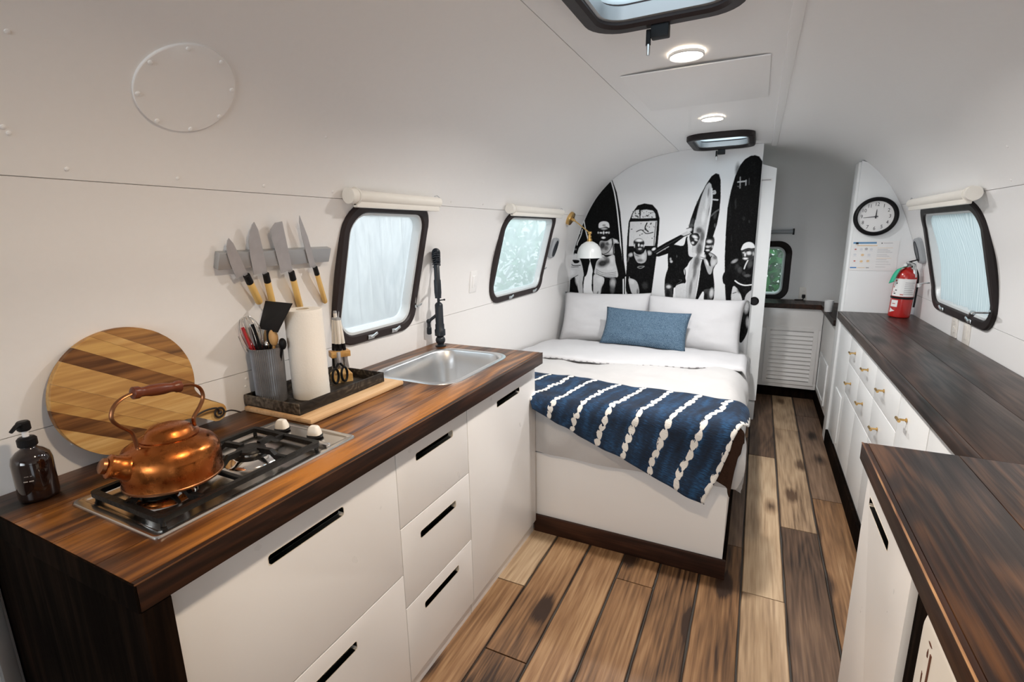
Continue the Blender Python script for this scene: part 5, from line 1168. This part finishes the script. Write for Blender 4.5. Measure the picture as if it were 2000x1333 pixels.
# curtain over the right window
cw = MB(); nx, ny = 90, 26; vs = []
for j in range(ny+1):
    for i in range(nx+1):
        u, v = i/nx, j/ny; y = 2.668+.775*u; z = 1.058+.462*v
        f = math.sin(u*70+1.5*math.sin(v*3+u*9))*.0022+math.sin(u*23+v*2)*.003
        dd_ = (u*.735)*.5+(v-.0)*.0; 
        k = abs((u-.03)-(v-.02)*.22*1.0); f += .007*math.exp(-(k*26)**2)
        vs.append(wall(1, y, z, -.010+f))
cw.add(vs, [(j*(nx+1)+i, j*(nx+1)+i+1, (j+1)*(nx+1)+i+1, (j+1)*(nx+1)+i) for j in range(ny) for i in range(nx)])
m = bpy.data.materials.new('sheer_cloth'); m.use_nodes = True; nt = m.node_tree; nt.nodes.remove(nt.nodes['Principled BSDF'])
tl_ = nt.nodes.new('ShaderNodeBsdfTranslucent'); df_ = nt.nodes.new('ShaderNodeBsdfDiffuse'); mxs = nt.nodes.new('ShaderNodeMixShader'); mxs.inputs[0].default_value = .42
wv = nt.nodes.new('ShaderNodeTexWave'); wv.bands_direction = 'Y'; wv.inputs['Scale'].default_value = 22; wv.inputs['Distortion'].default_value = 5; t_ = nt.nodes.new('ShaderNodeTexCoord'); mp = nt.nodes.new('ShaderNodeMapping'); mp.inputs['Scale'].default_value = (1, 1, .12)
lnk(nt, t_.outputs['Object'], mp.inputs[0]); lnk(nt, mp.outputs[0], wv.inputs['Vector']); mx = nt.nodes.new('ShaderNodeMix'); mx.data_type = 'RGBA'; mx.inputs[6].default_value = (.52, .58, .61, 1); mx.inputs[7].default_value = (.72, .76, .78, 1)
lnk(nt, wv.outputs['Fac'], mx.inputs[0]); lnk(nt, mx.outputs[2], tl_.inputs[0]); lnk(nt, mx.outputs[2], df_.inputs[0]); lnk(nt, tl_.outputs[0], mxs.inputs[1]); lnk(nt, df_.outputs[0], mxs.inputs[2]); lnk(nt, mxs.outputs[0], nt.nodes['Material Output'].inputs[0]); MATS['sheer_cloth'] = m
tag(cw.build('window_curtain', 'sheer_cloth', None, 60), 'pale blue-grey gathered curtain stretched behind the right window frame', 'curtain')
# cup on the rear worktop and the roller rod above the rear window
cp = thing('tumbler', 'white tumbler on the dark rear worktop beside the partition', 'cup', (.51, 4.36, .836)); mb = MB(); mb.lathe([(.024, 0), (.026, .002), (.031, .085), (.029, .085), (.024, .006), (0, .005)], (.51, 4.36, .8355), n=28, caps=(True, False)); mb.build('cup', 'white_plastic_cool', cp, 50)
mb = MB(); a_, b_ = PRR(-.4, 1.425, .03), PRR(.26, 1.425, .03); mb.tube([a_, a_.lerp(b_, .5), b_], .018, 14); rbn = thing('roller_blind', 'rolled-up blind over the rear window', 'blind', (-.1, 5.0, 1.42)); mb.build('tube', 'grey_plastic', rbn)
mb = MB(); mb.box(b_.x-.004, b_.y-.03, b_.z-.026, b_.x+.008, b_.y+.03, b_.z+.026, .002); mb.build('bracket', 'plastic_black', rbn)
mb = MB(); mb.box(.5155, 3.815, 1.42, .5215, 3.83, 1.435, .001); mb.box(.5155, 3.815, 1.19, .5215, 3.83, 1.205, .001)
# ================================================================== MURAL (flat print on the partition)
mu = thing('mural', 'black and white printed mural of swimmers in bathing suits holding tall surfboards behind the bed', 'mural', (-.75, 4.049, .45))
FR = {'A': (1080, 280, 4.166), 'B': (1100, 420, 8.33), 'C': (1260, 420, 7.405), 'D': (1340, 300, 4.443), 'P': (0, 0, 1)}
import numpy as np
GX0, GX1, GZ0, GZ1, GS = -1.50, -.0215, .43, 2.036, .0031
class Print:
    """the printed picture, painted on a fine grid of the wall plane"""
    def __init__(s):
        s.nx = int((GX1-GX0)/GS)+2; s.nz = int((GZ1-GZ0)/GS)+2
        s.X, s.Z = np.meshgrid(np.linspace(GX0, GX1, s.nx), np.linspace(GZ0, GZ1, s.nz)); s.L = np.full(s.X.shape, .76)
    def w(s, fr, x, y):
        ox, oy, sc = FR[fr]; p = at_y(ox+x/sc, oy+y/sc, 4.05); return (p.x, p.z)
    def box(s, x0, x1, z0, z1):
        i0, i1 = max(0, int((x0-GX0)/GS)-2), min(s.nx, int((x1-GX0)/GS)+3); k0, k1 = max(0, int((z0-GZ0)/GS)-2), min(s.nz, int((z1-GZ0)/GS)+3)
        return (slice(k0, max(k0, k1)), slice(i0, max(i0, i1)))
    def put(s, sl, al, g):
        g = min(1, g*1.12) if g > .5 else g*.8; s.L[sl] = s.L[sl]*(1-al)+(g**2.2)*al
    def poly(s, fr, pts, g, smooth=True):
        P = [s.w(fr, *p) for p in pts]
        if smooth: P = [(q.x, q.y) for q in catmull([(a, b, 0) for a, b in P], True, 4)]
        xs, zs = zip(*P); sl = s.box(min(xs), max(xs), min(zs), max(zs)); X, Z = s.X[sl], s.Z[sl]; acc = np.zeros(X.shape)
        for dx, dz in ((-.25, -.25), (.25, -.25), (-.25, .25), (.25, .25)):
            ins = np.zeros(X.shape, bool); px, pz = X+dx*GS, Z+dz*GS
            for (xa, za), (xb, zb) in zip(P, P[1:]+P[:1]):
                if za == zb: continue
                c = ((za > pz) != (zb > pz)) & (px < (xb-xa)*(pz-za)/(zb-za)+xa); ins ^= c
            acc += ins*.25
        s.put(sl, acc, g)
    def blob(s, fr, x, y, rx, ry, rot, g, al=1.0, soft=.45):
        ca, sa = math.cos(rot), math.sin(rot); o = s.w(fr, x, y)
        u = s.w(fr, x+rx*ca, y+rx*sa); v = s.w(fr, x-ry*sa, y+ry*ca); U = (u[0]-o[0], u[1]-o[1]); V = (v[0]-o[0], v[1]-o[1])
        ex, ez = abs(U[0])+abs(V[0]), abs(U[1])+abs(V[1]); sl = s.box(o[0]-ex, o[0]+ex, o[1]-ez, o[1]+ez); X, Z = s.X[sl]-o[0], s.Z[sl]-o[1]
        det = U[0]*V[1]-U[1]*V[0]; a = (X*V[1]-Z*V[0])/det; b = (U[0]*Z-U[1]*X)/det; r = np.sqrt(a*a+b*b)
        s.put(sl, np.clip((1.1-r)/(1.1-soft), 0, 1)*al, g)
    def line(s, fr, pts, w, g, al=1.0):
        P = [(q.x, q.y) for q in catmull([(*s.w(fr, *p), 0) for p in pts], False, 4)]; h = w/FR[fr][2]*.0043/2
        xs, zs = zip(*P); sl = s.box(min(xs)-h, max(xs)+h, min(zs)-h, max(zs)+h); X, Z = s.X[sl], s.Z[sl]; D = np.full(X.shape, 9.)
        for (xa, za), (xb, zb) in zip(P, P[1:]):
            q = (xb-xa)**2+(zb-za)**2+1e-12; t = np.clip(((X-xa)*(xb-xa)+(Z-za)*(zb-za))/q, 0, 1); D = np.minimum(D, np.hypot(X-xa-t*(xb-xa), Z-za-t*(zb-za)))
        s.put(sl, np.clip((h-D)/GS+.6, 0, 1)*al, g)
M_ = Print(); pl, bl_, ln = M_.poly, M_.blob, M_.line
W, K = .84, .045
# board 1 (far left, dark with white stringers)
pl('A', [(470, 262), (520, 400), (548, 560), (565, 760), (578, 960), (600, 1110), (600, 1300), (105, 1310), (105, 1180), (140, 1100), (150, 900), (165, 760), (190, 640), (205, 590), (238, 520), (290, 430), (350, 360), (400, 318)], .055, False)
bl_('A', 300, 450, 16, 60, .2, .22, .5); bl_('A', 335, 470, 10, 90, .1, .16, .5); bl_('A', 420, 420, 22, 120, -.1, .12, .5); bl_('A', 360, 520, 12, 80, 0, .15, .5)
ln('A', [(462, 268), (500, 400), (525, 560), (545, 760), (560, 960), (572, 1100), (572, 1310)], 8, W); ln('A', [(592, 1090), (592, 1310)], 9, W)
ln('A', [(232, 540), (250, 620), (270, 725), (290, 800)], 6, W)
ln('A', [(362, 352), (368, 366), (380, 362), (384, 346)], 6, W); bl_('A', 398, 330, 8, 6, 0, .5, .7)
# light background between legs
pl('B', [(425, 720), (460, 730), (480, 900), (495, 1010), (490, 1290), (325, 1290), (335, 1100), (350, 1010), (385, 930), (410, 830)], W, False)
# man 1 (far left, partly behind the lamp)
pl('B', [(140, 640), (230, 640), (290, 760), (320, 880), (335, 1000), (310, 1120), (320, 1290), (45, 1290), (50, 1100), (60, 960), (80, 840), (110, 720)], .70, True)
pl('B', [(170, 240), (210, 215), (290, 215), (305, 260), (300, 330), (265, 400), (230, 480), (190, 480), (160, 420), (150, 330)], .07)
bl_('B', 235, 232, 50, 18, 0, .78); bl_('B', 195, 300, 22, 16, .2, .72); bl_('B', 262, 300, 20, 14, -.2, .74); bl_('B', 226, 320, 10, 26, 0, .55); bl_('B', 215, 372, 30, 12, .1, .80); bl_('B', 200, 345, 35, 8, 0, .05)
ln('B', [(310, 240), (290, 330), (240, 440), (225, 490)], 14, .72); bl_('B', 160, 590, 40, 70, 0, .55); bl_('B', 190, 600, 22, 50, .2, .06); bl_('B', 205, 560, 18, 18, 0, .5)
pl('B', [(160, 730), (260, 740), (250, 780), (190, 790), (160, 760)], .10); ln('B', [(85, 790), (130, 800), (170, 825), (280, 820)], 12, .12); ln('B', [(80, 830), (150, 850), (250, 845)], 7, .25)
pl('B', [(300, 730), (430, 730), (412, 850), (395, 930), (375, 985), (345, 1010), (335, 960), (320, 860)], .05)
pl('B', [(50, 1040), (120, 1050), (180, 1010), (230, 1090), (235, 1180), (240, 1290), (45, 1290)], .06)
bl_('B', 235, 1060, 45, 110, -.1, .72); bl_('B', 275, 1150, 40, 130, 0, .66); bl_('B', 130, 940, 70, 60, 0, .80, .6); ln('B', [(60, 1000), (130, 1035), (240, 980)], 8, .15); ln('B', [(330, 1000), (320, 1120), (325, 1280)], 8, .1)
bl_('B', 120, 1180, 60, 100, 0, .05, .9)
# man 2
pl('B', [(440, 720), (560, 720), (560, 380), (640, 395), (760, 360), (860, 395), (910, 450), (940, 560), (960, 700), (980, 850), (1000, 1000), (985, 1040), (930, 1040), (880, 1020), (870, 1290), (500, 1290), (470, 1000), (480, 900)], .05)
pl('B', [(575, 200), (580, 140), (620, 110), (690, 105), (740, 130), (755, 200), (755, 270), (735, 340), (700, 385), (640, 392), (600, 350), (575, 270)], .13)
pl('B', [(575, 190), (585, 135), (630, 108), (700, 108), (742, 140), (750, 210), (700, 190), (640, 205), (590, 215)], .78); bl_('B', 665, 170, 34, 20, 0, .40, .7); bl_('B', 665, 225, 60, 22, 0, .60)
bl_('B', 615, 292, 28, 16, .1, .80); bl_('B', 705, 288, 30, 16, -.1, .82); bl_('B', 658, 290, 14, 32, 0, .85); bl_('B', 655, 372, 38, 20, 0, .85); bl_('B', 570, 290, 14, 20, 0, .72); bl_('B', 745, 290, 14, 22, 0, .72); bl_('B', 650, 340, 42, 9, 0, .05); bl_('B', 620, 262, 34, 9, 0, .06); bl_('B', 700, 258, 34, 9, 0, .06)
pl('B', [(620, 420), (700, 430), (780, 385), (800, 380), (850, 400), (905, 450), (900, 465), (830, 470), (830, 560), (825, 640), (740, 650), (650, 640), (600, 560), (590, 460)], .60)
bl_('B', 640, 500, 60, 80, .3, .10, .9); bl_('B', 720, 470, 40, 35, 0, .16, .8); bl_('B', 700, 540, 40, 50, .4, .30, .8); bl_('B', 760, 440, 34, 40, 0, .72, .8); bl_('B', 855, 425, 40, 28, .4, .74); bl_('B', 780, 580, 36, 60, .2, .74)
ln('B', [(785, 370), (800, 460), (770, 560), (715, 620), (650, 640)], 9, .08); ln('B', [(800, 390), (815, 520), (820, 640)], 14, .08)
pl('B', [(640, 650), (700, 690), (760, 670), (830, 655), (850, 780), (880, 900), (885, 1010), (760, 1030), (620, 990), (510, 960), (520, 860), (545, 760), (600, 700)], .70)
bl_('B', 640, 790, 110, 75, -.2, .10, .95); bl_('B', 720, 750, 60, 60, .3, .22, .8); bl_('B', 690, 700, 60, 28, .2, .45, .7); bl_('B', 790, 730, 40, 70, 0, .76, .8); bl_('B', 760, 870, 70, 40, -.3, .75, .8)
for o_ in (0, 32, 62, 90): ln('B', [(535, 880+o_*.8), (600, 925+o_), (700, 950+o_*.9), (860, 930+o_*.9)], 6, .22, .8)
ln('B', [(510, 962), (620, 990), (700, 1020), (870, 1020)], 9, .10)
pl('B', [(500, 975), (600, 990), (665, 1030), (660, 1110), (630, 1180), (600, 1290), (500, 1290), (490, 1150)], .72); bl_('B', 600, 1060, 60, 60, 0, .80, .6); bl_('B', 640, 1200, 30, 90, .3, .12, .8); bl_('B', 560, 1270, 14, 40, .3, .3, .7)
bl_('B', 810, 1110, 58, 90, 0, .62); bl_('B', 800, 1210, 45, 90, 0, .50, .7); bl_('B', 860, 1180, 20, 120, 0, .05, .9); bl_('B', 960, 700, 8, 60, 0, .4, .6)
# board 2 with the printed screen of leaves
pl('A', [(604, 1235), (598, 900), (605, 760), (616, 640), (650, 560), (690, 505), (745, 490), (810, 500), (850, 545), (868, 610), (864, 700), (852, 830), (845, 900), (800, 1235)], .05, False)
pl('A', [(640, 610), (650, 575), (665, 548), (700, 540), (705, 612)], .74, False); pl('A', [(712, 612), (716, 545), (760, 540), (815, 548), (832, 575), (836, 608)], .74, False)
pl('A', [(628, 640), (848, 632), (834, 800), (828, 835), (618, 838), (620, 760)], .72, False)
rr = random.Random(5)
for k in range(60):
    x = rr.uniform(640, 838); y = rr.choice([rr.uniform(548, 605), rr.uniform(650, 830)])
    if y > 650 and not (abs(x-755) < 60 and y < 740) and rr.random() < .6: continue
    bl_('A', x, y, rr.uniform(3, 11), rr.uniform(2, 7), rr.uniform(0, 3), .1, .9, .6)
ln('A', [(680, 720), (720, 705), (760, 735), (815, 725)], 6, .1); ln('A', [(765, 650), (750, 690), (775, 720)], 9, .1); ln('A', [(840, 640), (828, 740), (822, 835)], 5, .1)
# man 3
pl('B', [(1045, 700), (1100, 640), (1150, 590), (1230, 560), (1330, 550), (1430, 600), (1490, 640), (1480, 760), (1450, 900), (1435, 1010), (1440, 1060), (1400, 1090), (1370, 1290), (1050, 1290), (1020, 1040), (1030, 860)], .085)
pl('B', [(1145, 470), (1150, 420), (1200, 385), (1270, 385), (1310, 420), (1325, 480), (1315, 540), (1290, 600), (1230, 620), (1185, 560), (1155, 520)], .22); bl_('B', 1235, 415, 75, 30, 0, .80); bl_('B', 1190, 490, 22, 26, 0, .10); bl_('B', 1280, 500, 26, 22, 0, .74); bl_('B', 1230, 490, 16, 34, 0, .80); bl_('B', 1248, 555, 34, 18, 0, .70); bl_('B', 1225, 455, 70, 10, 0, .10); bl_('B', 1160, 500, 12, 40, 0, .70); bl_('B', 1318, 500, 12, 36, .2, .72); bl_('B', 1240, 610, 40, 22, 0, .08); bl_('B', 1215, 530, 30, 8, 0, .06)
pl('B', [(1150, 600), (1200, 640), (1290, 640), (1345, 560), (1360, 640), (1350, 740), (1300, 785), (1220, 780), (1180, 730), (1155, 660)], .62); bl_('B', 1250, 740, 60, 30, 0, .40, .7); bl_('B', 1200, 660, 50, 16, .4, .32, .7); bl_('B', 1300, 680, 40, 60, 0, .74, .7)
bl_('B', 1100, 650, 46, 36, -.5, .66); bl_('B', 1400, 620, 46, 44, .4, .66); bl_('B', 1060, 720, 16, 60, .2, .5, .6); ln('B', [(1135, 600), (1140, 660), (1165, 730)], 12, .07); ln('B', [(1350, 560), (1370, 640), (1365, 730)], 16, .07)
ln('B', [(1210, 850), (1240, 838), (1320, 838), (1260, 870), (1210, 855)], 6, .6)
pl('B', [(1065, 1040), (1130, 1045), (1190, 1080), (1225, 1160), (1230, 1290), (1130, 1290), (1085, 1180)], .66); bl_('B', 1120, 1090, 50, 50, 0, .76, .7); bl_('B', 1210, 1250, 20, 60, 0, .2, .7); bl_('B', 1330, 1150, 60, 70, 0, .30, .7); ln('B', [(1075, 1010), (1078, 1040)], 7, .7)
# paddle board carried by man 4
pl('C', [(95, 520), (300, 400), (510, 290), (560, 280), (650, 245), (660, 275), (560, 320), (430, 420), (330, 560), (200, 605), (140, 600)], .06, False); pl('C', [(515, 285), (620, 225), (655, 245), (655, 268), (560, 305)], .70, False); ln('C', [(170, 560), (260, 505), (340, 460)], 10, .55); bl_('C', 285, 495, 14, 8, 0, .6); ln('C', [(130, 545), (330, 430), (540, 315)], 6, .3); bl_('C', 125, 495, 36, 22, -.5, .80)
# boards 3 (dark) and 4 (pale)
pl('A', [(1325, 244), (1352, 252), (1365, 300), (1365, 430), (1355, 560), (1335, 660), (1300, 770), (1240, 900), (1100, 700), (1120, 620), (1155, 520), (1200, 420), (1255, 320), (1290, 268)], .055, False)
bl_('A', 1135, 640, 18, 34, .3, .35, .8); bl_('A', 1125, 670, 26, 18, 0, .45, .8); ln('A', [(1300, 392), (1318, 388), (1322, 408), (1304, 412), (1312, 400)], 7, .7); ln('A', [(1304, 458), (1340, 462)], 9, .7); ln('A', [(1290, 590), (1320, 560), (1352, 540)], 10, .5, .8); bl_('A', 1320, 590, 14, 34, .3, .32, .8); bl_('A', 1318, 670, 8, 20, 0, .5, .7); bl_('A', 1175, 480, 8, 14, .4, .4, .7)
pl('A', [(1268, 316), (1288, 335), (1300, 400), (1298, 480), (1280, 600), (1250, 760), (1225, 900), (1195, 1080), (1165, 1290), (1072, 1290), (1090, 1100), (1120, 940), (1135, 800), (1150, 660), (1180, 540), (1210, 430), (1240, 350)], .68, False)
for x, y, rx, ry, g in ((1250, 480, 14, 90, .78), (1225, 600, 20, 70, .80), (1190, 710, 34, 34, .14), (1215, 760, 24, 60, .30), (1190, 860, 30, 70, .20), (1170, 960, 30, 60, .24), (1150, 1040, 26, 90, .42), (1180, 1140, 12, 120, .25), (1120, 1180, 16, 90, .50), (1130, 1060, 14, 60, .70), (1270, 560, 8, 60, .45), (1265, 400, 8, 50, .5)): bl_('A', x, y, rx, ry, .12, g, .8)
ln('A', [(1292, 370), (1290, 480), (1262, 640), (1232, 820), (1210, 960), (1180, 1130), (1160, 1290)], 9, .78); ln('A', [(1270, 318), (1240, 352), (1195, 470), (1160, 620)], 5, .30)
# man 4
pl('C', [(400, 435), (550, 445), (590, 330), (620, 320), (640, 430), (640, 540), (700, 600), (640, 680), (610, 740), (560, 800), (580, 900), (580, 990), (440, 1050), (420, 1060), (400, 1230), (300, 1230), (280, 1000), (300, 860), (330, 760), (330, 560)], .085)
pl('C', [(610, 330), (640, 350), (660, 470), (680, 540), (740, 560), (735, 600), (680, 610), (630, 580), (620, 450)], .74); bl_('C', 700, 575, 40, 34, .2, .72)
pl('C', [(640, 300), (700, 265), (760, 270), (790, 320), (770, 380), (730, 440), (690, 445), (655, 400)], .22); bl_('C', 720, 318, 50, 26, .4, .80); bl_('C', 735, 362, 34, 18, .4, .74); bl_('C', 690, 345, 30, 8, .5, .06); bl_('C', 690, 405, 26, 22, .4, .76); bl_('C', 722, 398, 26, 8, -.8, .06); bl_('C', 755, 280, 30, 14, .5, .1); bl_('C', 640, 215, 46, 36, -.4, .76); ln('C', [(600, 200), (660, 180)], 8, .1)
bl_('C', 368, 640, 16, 26, 0, .6); bl_('C', 378, 675, 24, 22, .4, .68); bl_('C', 458, 600, 10, 22, 0, .4, .8); ln('C', [(575, 790), (582, 850), (576, 910)], 10, .07)
pl('C', [(285, 1010), (390, 1010), (395, 1100), (390, 1230), (305, 1230)], .30); bl_('C', 340, 1040, 40, 30, 0, .72); bl_('C', 330, 1140, 40, 70, 0, .12, .9); pl('C', [(440, 1040), (490, 1005), (580, 995), (590, 1100), (570, 1240), (460, 1240), (440, 1130)], .74); pl('C', [(415, 1060), (435, 1060), (415, 1240), (400, 1240)], W, False); bl_('C', 400, 960, 50, 80, 0, .14, .7); ln('C', [(490, 940), (530, 950), (450, 1010)], 6, .35)
# man 5
pl('C', [(870, 540), (940, 540), (1030, 600), (1045, 690), (1010, 740), (985, 820), (1000, 980), (1000, 1070), (980, 1240), (850, 1240), (850, 1110), (760, 1240), (725, 1240), (760, 1060), (790, 860), (810, 700)], .085)
pl('C', [(885, 330), (930, 300), (990, 325), (1005, 370), (990, 450), (960, 520), (900, 545), (870, 490), (870, 400)], .24); bl_('C', 945, 320, 60, 28, .2, .06); bl_('C', 930, 385, 48, 30, 0, .74); bl_('C', 905, 460, 34, 22, 0, .70); bl_('C', 905, 512, 34, 16, 0, .76); bl_('C', 940, 450, 24, 20, 0, .60); bl_('C', 920, 435, 50, 8, .1, .07); bl_('C', 900, 490, 36, 8, .1, .07); bl_('C', 975, 460, 14, 26, 0, .66)
pl('C', [(920, 560), (960, 560), (1035, 620), (1045, 680), (985, 760), (955, 850), (915, 850), (870, 730), (850, 650), (880, 640), (930, 740), (940, 690), (950, 620)], .60); bl_('C', 990, 690, 40, 60, .3, .72, .8); bl_('C', 1010, 620, 36, 30, .4, .35, .7); bl_('C', 895, 690, 20, 60, -.4, .80, .9); bl_('C', 835, 600, 46, 48, 0, .78); ln('C', [(800, 610), (860, 625)], 6, .15); ln('C', [(800, 640), (850, 655)], 5, .2); ln('C', [(960, 600), (935, 650), (945, 740)], 10, .1)
pl('C', [(850, 1085), (995, 1075), (985, 1160), (950, 1250), (855, 1250), (860, 1170)], .34); bl_('C', 960, 1130, 36, 80, .1, .72); bl_('C', 880, 1180, 30, 70, 0, .10, .9); pl('C', [(850, 1115), (845, 1240), (755, 1240), (800, 1160), (830, 1110)], W, False)
# board 5 (tall, dark, right)
pl('D', [(560, 20), (600, 14), (635, 25), (668, 75), (668, 130), (650, 330), (632, 560), (610, 800), (600, 960), (580, 1120), (560, 1290), (350, 1290), (335, 1120), (335, 900), (345, 660), (360, 470), (390, 320), (425, 200), (470, 100), (510, 50)], .05, False)
for x, y, rx, ry, g in ((430, 440, 10, 60, .26), (380, 480, 14, 120, .16), (500, 565, 16, 22, .24), (548, 590, 10, 18, .26), (395, 740, 6, 40, .2), (520, 300, 30, 60, .10), (590, 120, 30, 50, .12), (450, 150, 30, 80, .11), (560, 440, 40, 90, .10), (370, 600, 14, 90, .14), (600, 250, 12, 90, .13)): bl_('D', x, y, rx, ry, 0, g, .7)
ln('D', [(470, 205), (468, 300)], 6, .55, .9); ln('D', [(450, 248), (520, 240)], 9, .65); ln('D', [(520, 232), (518, 275)], 7, .6, .9); ln('D', [(448, 285), (470, 290)], 6, .5, .8); ln('D', [(548, 215), (546, 270)], 5, .4, .8)
pl('D', [(318, 1060), (335, 1030), (350, 1060), (345, 1130), (325, 1130), (316, 1100)], .06)
# man 6
pl('D', [(395, 940), (440, 905), (480, 900), (520, 920), (590, 900), (600, 1000), (580, 1120), (565, 1290), (390, 1290), (400, 1180), (420, 1110), (400, 1040), (350, 1050), (350, 1290), (345, 1290), (335, 1050), (360, 980)], .12)
pl('D', [(480, 860), (482, 820), (500, 785), (540, 768), (580, 778), (598, 810), (598, 870), (580, 920), (540, 935), (500, 925)], .30)
pl('D', [(480, 840), (484, 812), (505, 782), (545, 768), (582, 782), (597, 815), (575, 822), (530, 822)], .80); bl_('D', 500, 860, 12, 12, 0, .68); bl_('D', 545, 865, 26, 20, 0, .78); bl_('D', 512, 880, 10, 22, 0, .80); bl_('D', 495, 850, 14, 6, 0, .06); bl_('D', 535, 845, 18, 6, 0, .08); bl_('D', 515, 912, 26, 12, 0, .82); bl_('D', 512, 900, 24, 4, .1, .06); bl_('D', 583, 870, 8, 22, 0, .66); bl_('D', 560, 905, 18, 14, -.4, .25, .8)
ln('D', [(535, 930), (515, 970), (505, 1000)], 8, .78); bl_('D', 420, 935, 36, 16, -.5, .55); bl_('D', 465, 1010, 24, 34, 0, .36, .8); bl_('D', 555, 960, 26, 40, .3, .42, .8); bl_('D', 530, 1060, 34, 16, 0, .5, .8); bl_('D', 500, 1040, 20, 24, 0, .30, .7); bl_('D', 440, 980, 20, 30, .4, .30, .7)
ln('D', [(425, 1105), (460, 1130), (510, 1145), (568, 1140)], 8, .85)
pl('D', [(405, 1160), (440, 1170), (475, 1230), (480, 1290), (395, 1290)], .72); pl('D', [(560, 1190), (585, 1190), (570, 1290), (510, 1290), (520, 1230)], .66); ln('D', [(405, 1215), (435, 1205)], 5, .3); bl_('D', 470, 1190, 34, 30, .5, .08, .9)
# lower part beside the bed, right of the pillow
pl('P', [(1448, 598), (1464, 590), (1462, 640), (1452, 665), (1444, 668), (1440, 640)], .15); bl_('P', 1458, 600, 6, 14, .1, .7, .8); bl_('P', 1460, 630, 4, 12, 0, .6, .8); bl_('P', 1451, 640, 5, 18, .1, .08, .9)
rng = np.random.default_rng(4); gr = rng.normal(0, 1, M_.L.shape); gr = (gr+np.roll(gr, 1, 0)+np.roll(gr, 2, 0)+np.roll(gr, 1, 1))/2
Lm = np.clip(M_.L*(1+gr*.03*(M_.L < .7))+gr*.004*(M_.L < .5), .002, .9)
H = np.array([smooth_h(min(z, 2.035)) for z in M_.Z[:, 0]]); XX = np.maximum(M_.X, (CX-H+.004)[:, None])
inside = M_.X > (CX-H+.004-GS)[:, None]; inside &= ~((M_.Z > 2.030) & (M_.X > CX)); inside &= M_.Z < 2.0345
me = bpy.data.meshes.new('printed_figures'); o = bpy.data.objects.new('printed_figures', me); COL.objects.link(o); o.parent = mu
V = np.stack([XX.ravel()+.75, np.full(XX.size, 4.0494-4.049), M_.Z.ravel()-.45], 1)
idx = np.arange(XX.size).reshape(XX.shape); ok = inside[:-1, :-1] & inside[1:, :-1] & inside[:-1, 1:] & inside[1:, 1:]
Q = np.stack([idx[:-1, :-1][ok], idx[:-1, 1:][ok], idx[1:, 1:][ok], idx[1:, :-1][ok]], 1)
used = np.unique(Q); remap = np.zeros(XX.size, int); remap[used] = np.arange(len(used)); Q = remap[Q]
me.vertices.add(len(used)); me.vertices.foreach_set('co', V[used].astype(np.float32).ravel())
me.loops.add(Q.size); me.loops.foreach_set('vertex_index', Q.ravel().astype(np.int32)); me.polygons.add(len(Q)); me.polygons.foreach_set('loop_start', np.arange(0, Q.size, 4, dtype=np.int32)); me.update(); me.validate()
ca = me.color_attributes.new('Col', 'FLOAT_COLOR', 'POINT'); l = Lm.ravel()[used]; ca.data.foreach_set('color', np.stack([l*.985, l*1.0, l*1.02, np.ones(len(l))], 1).astype(np.float32).ravel())
me.materials.append(MATS['mural_print'])
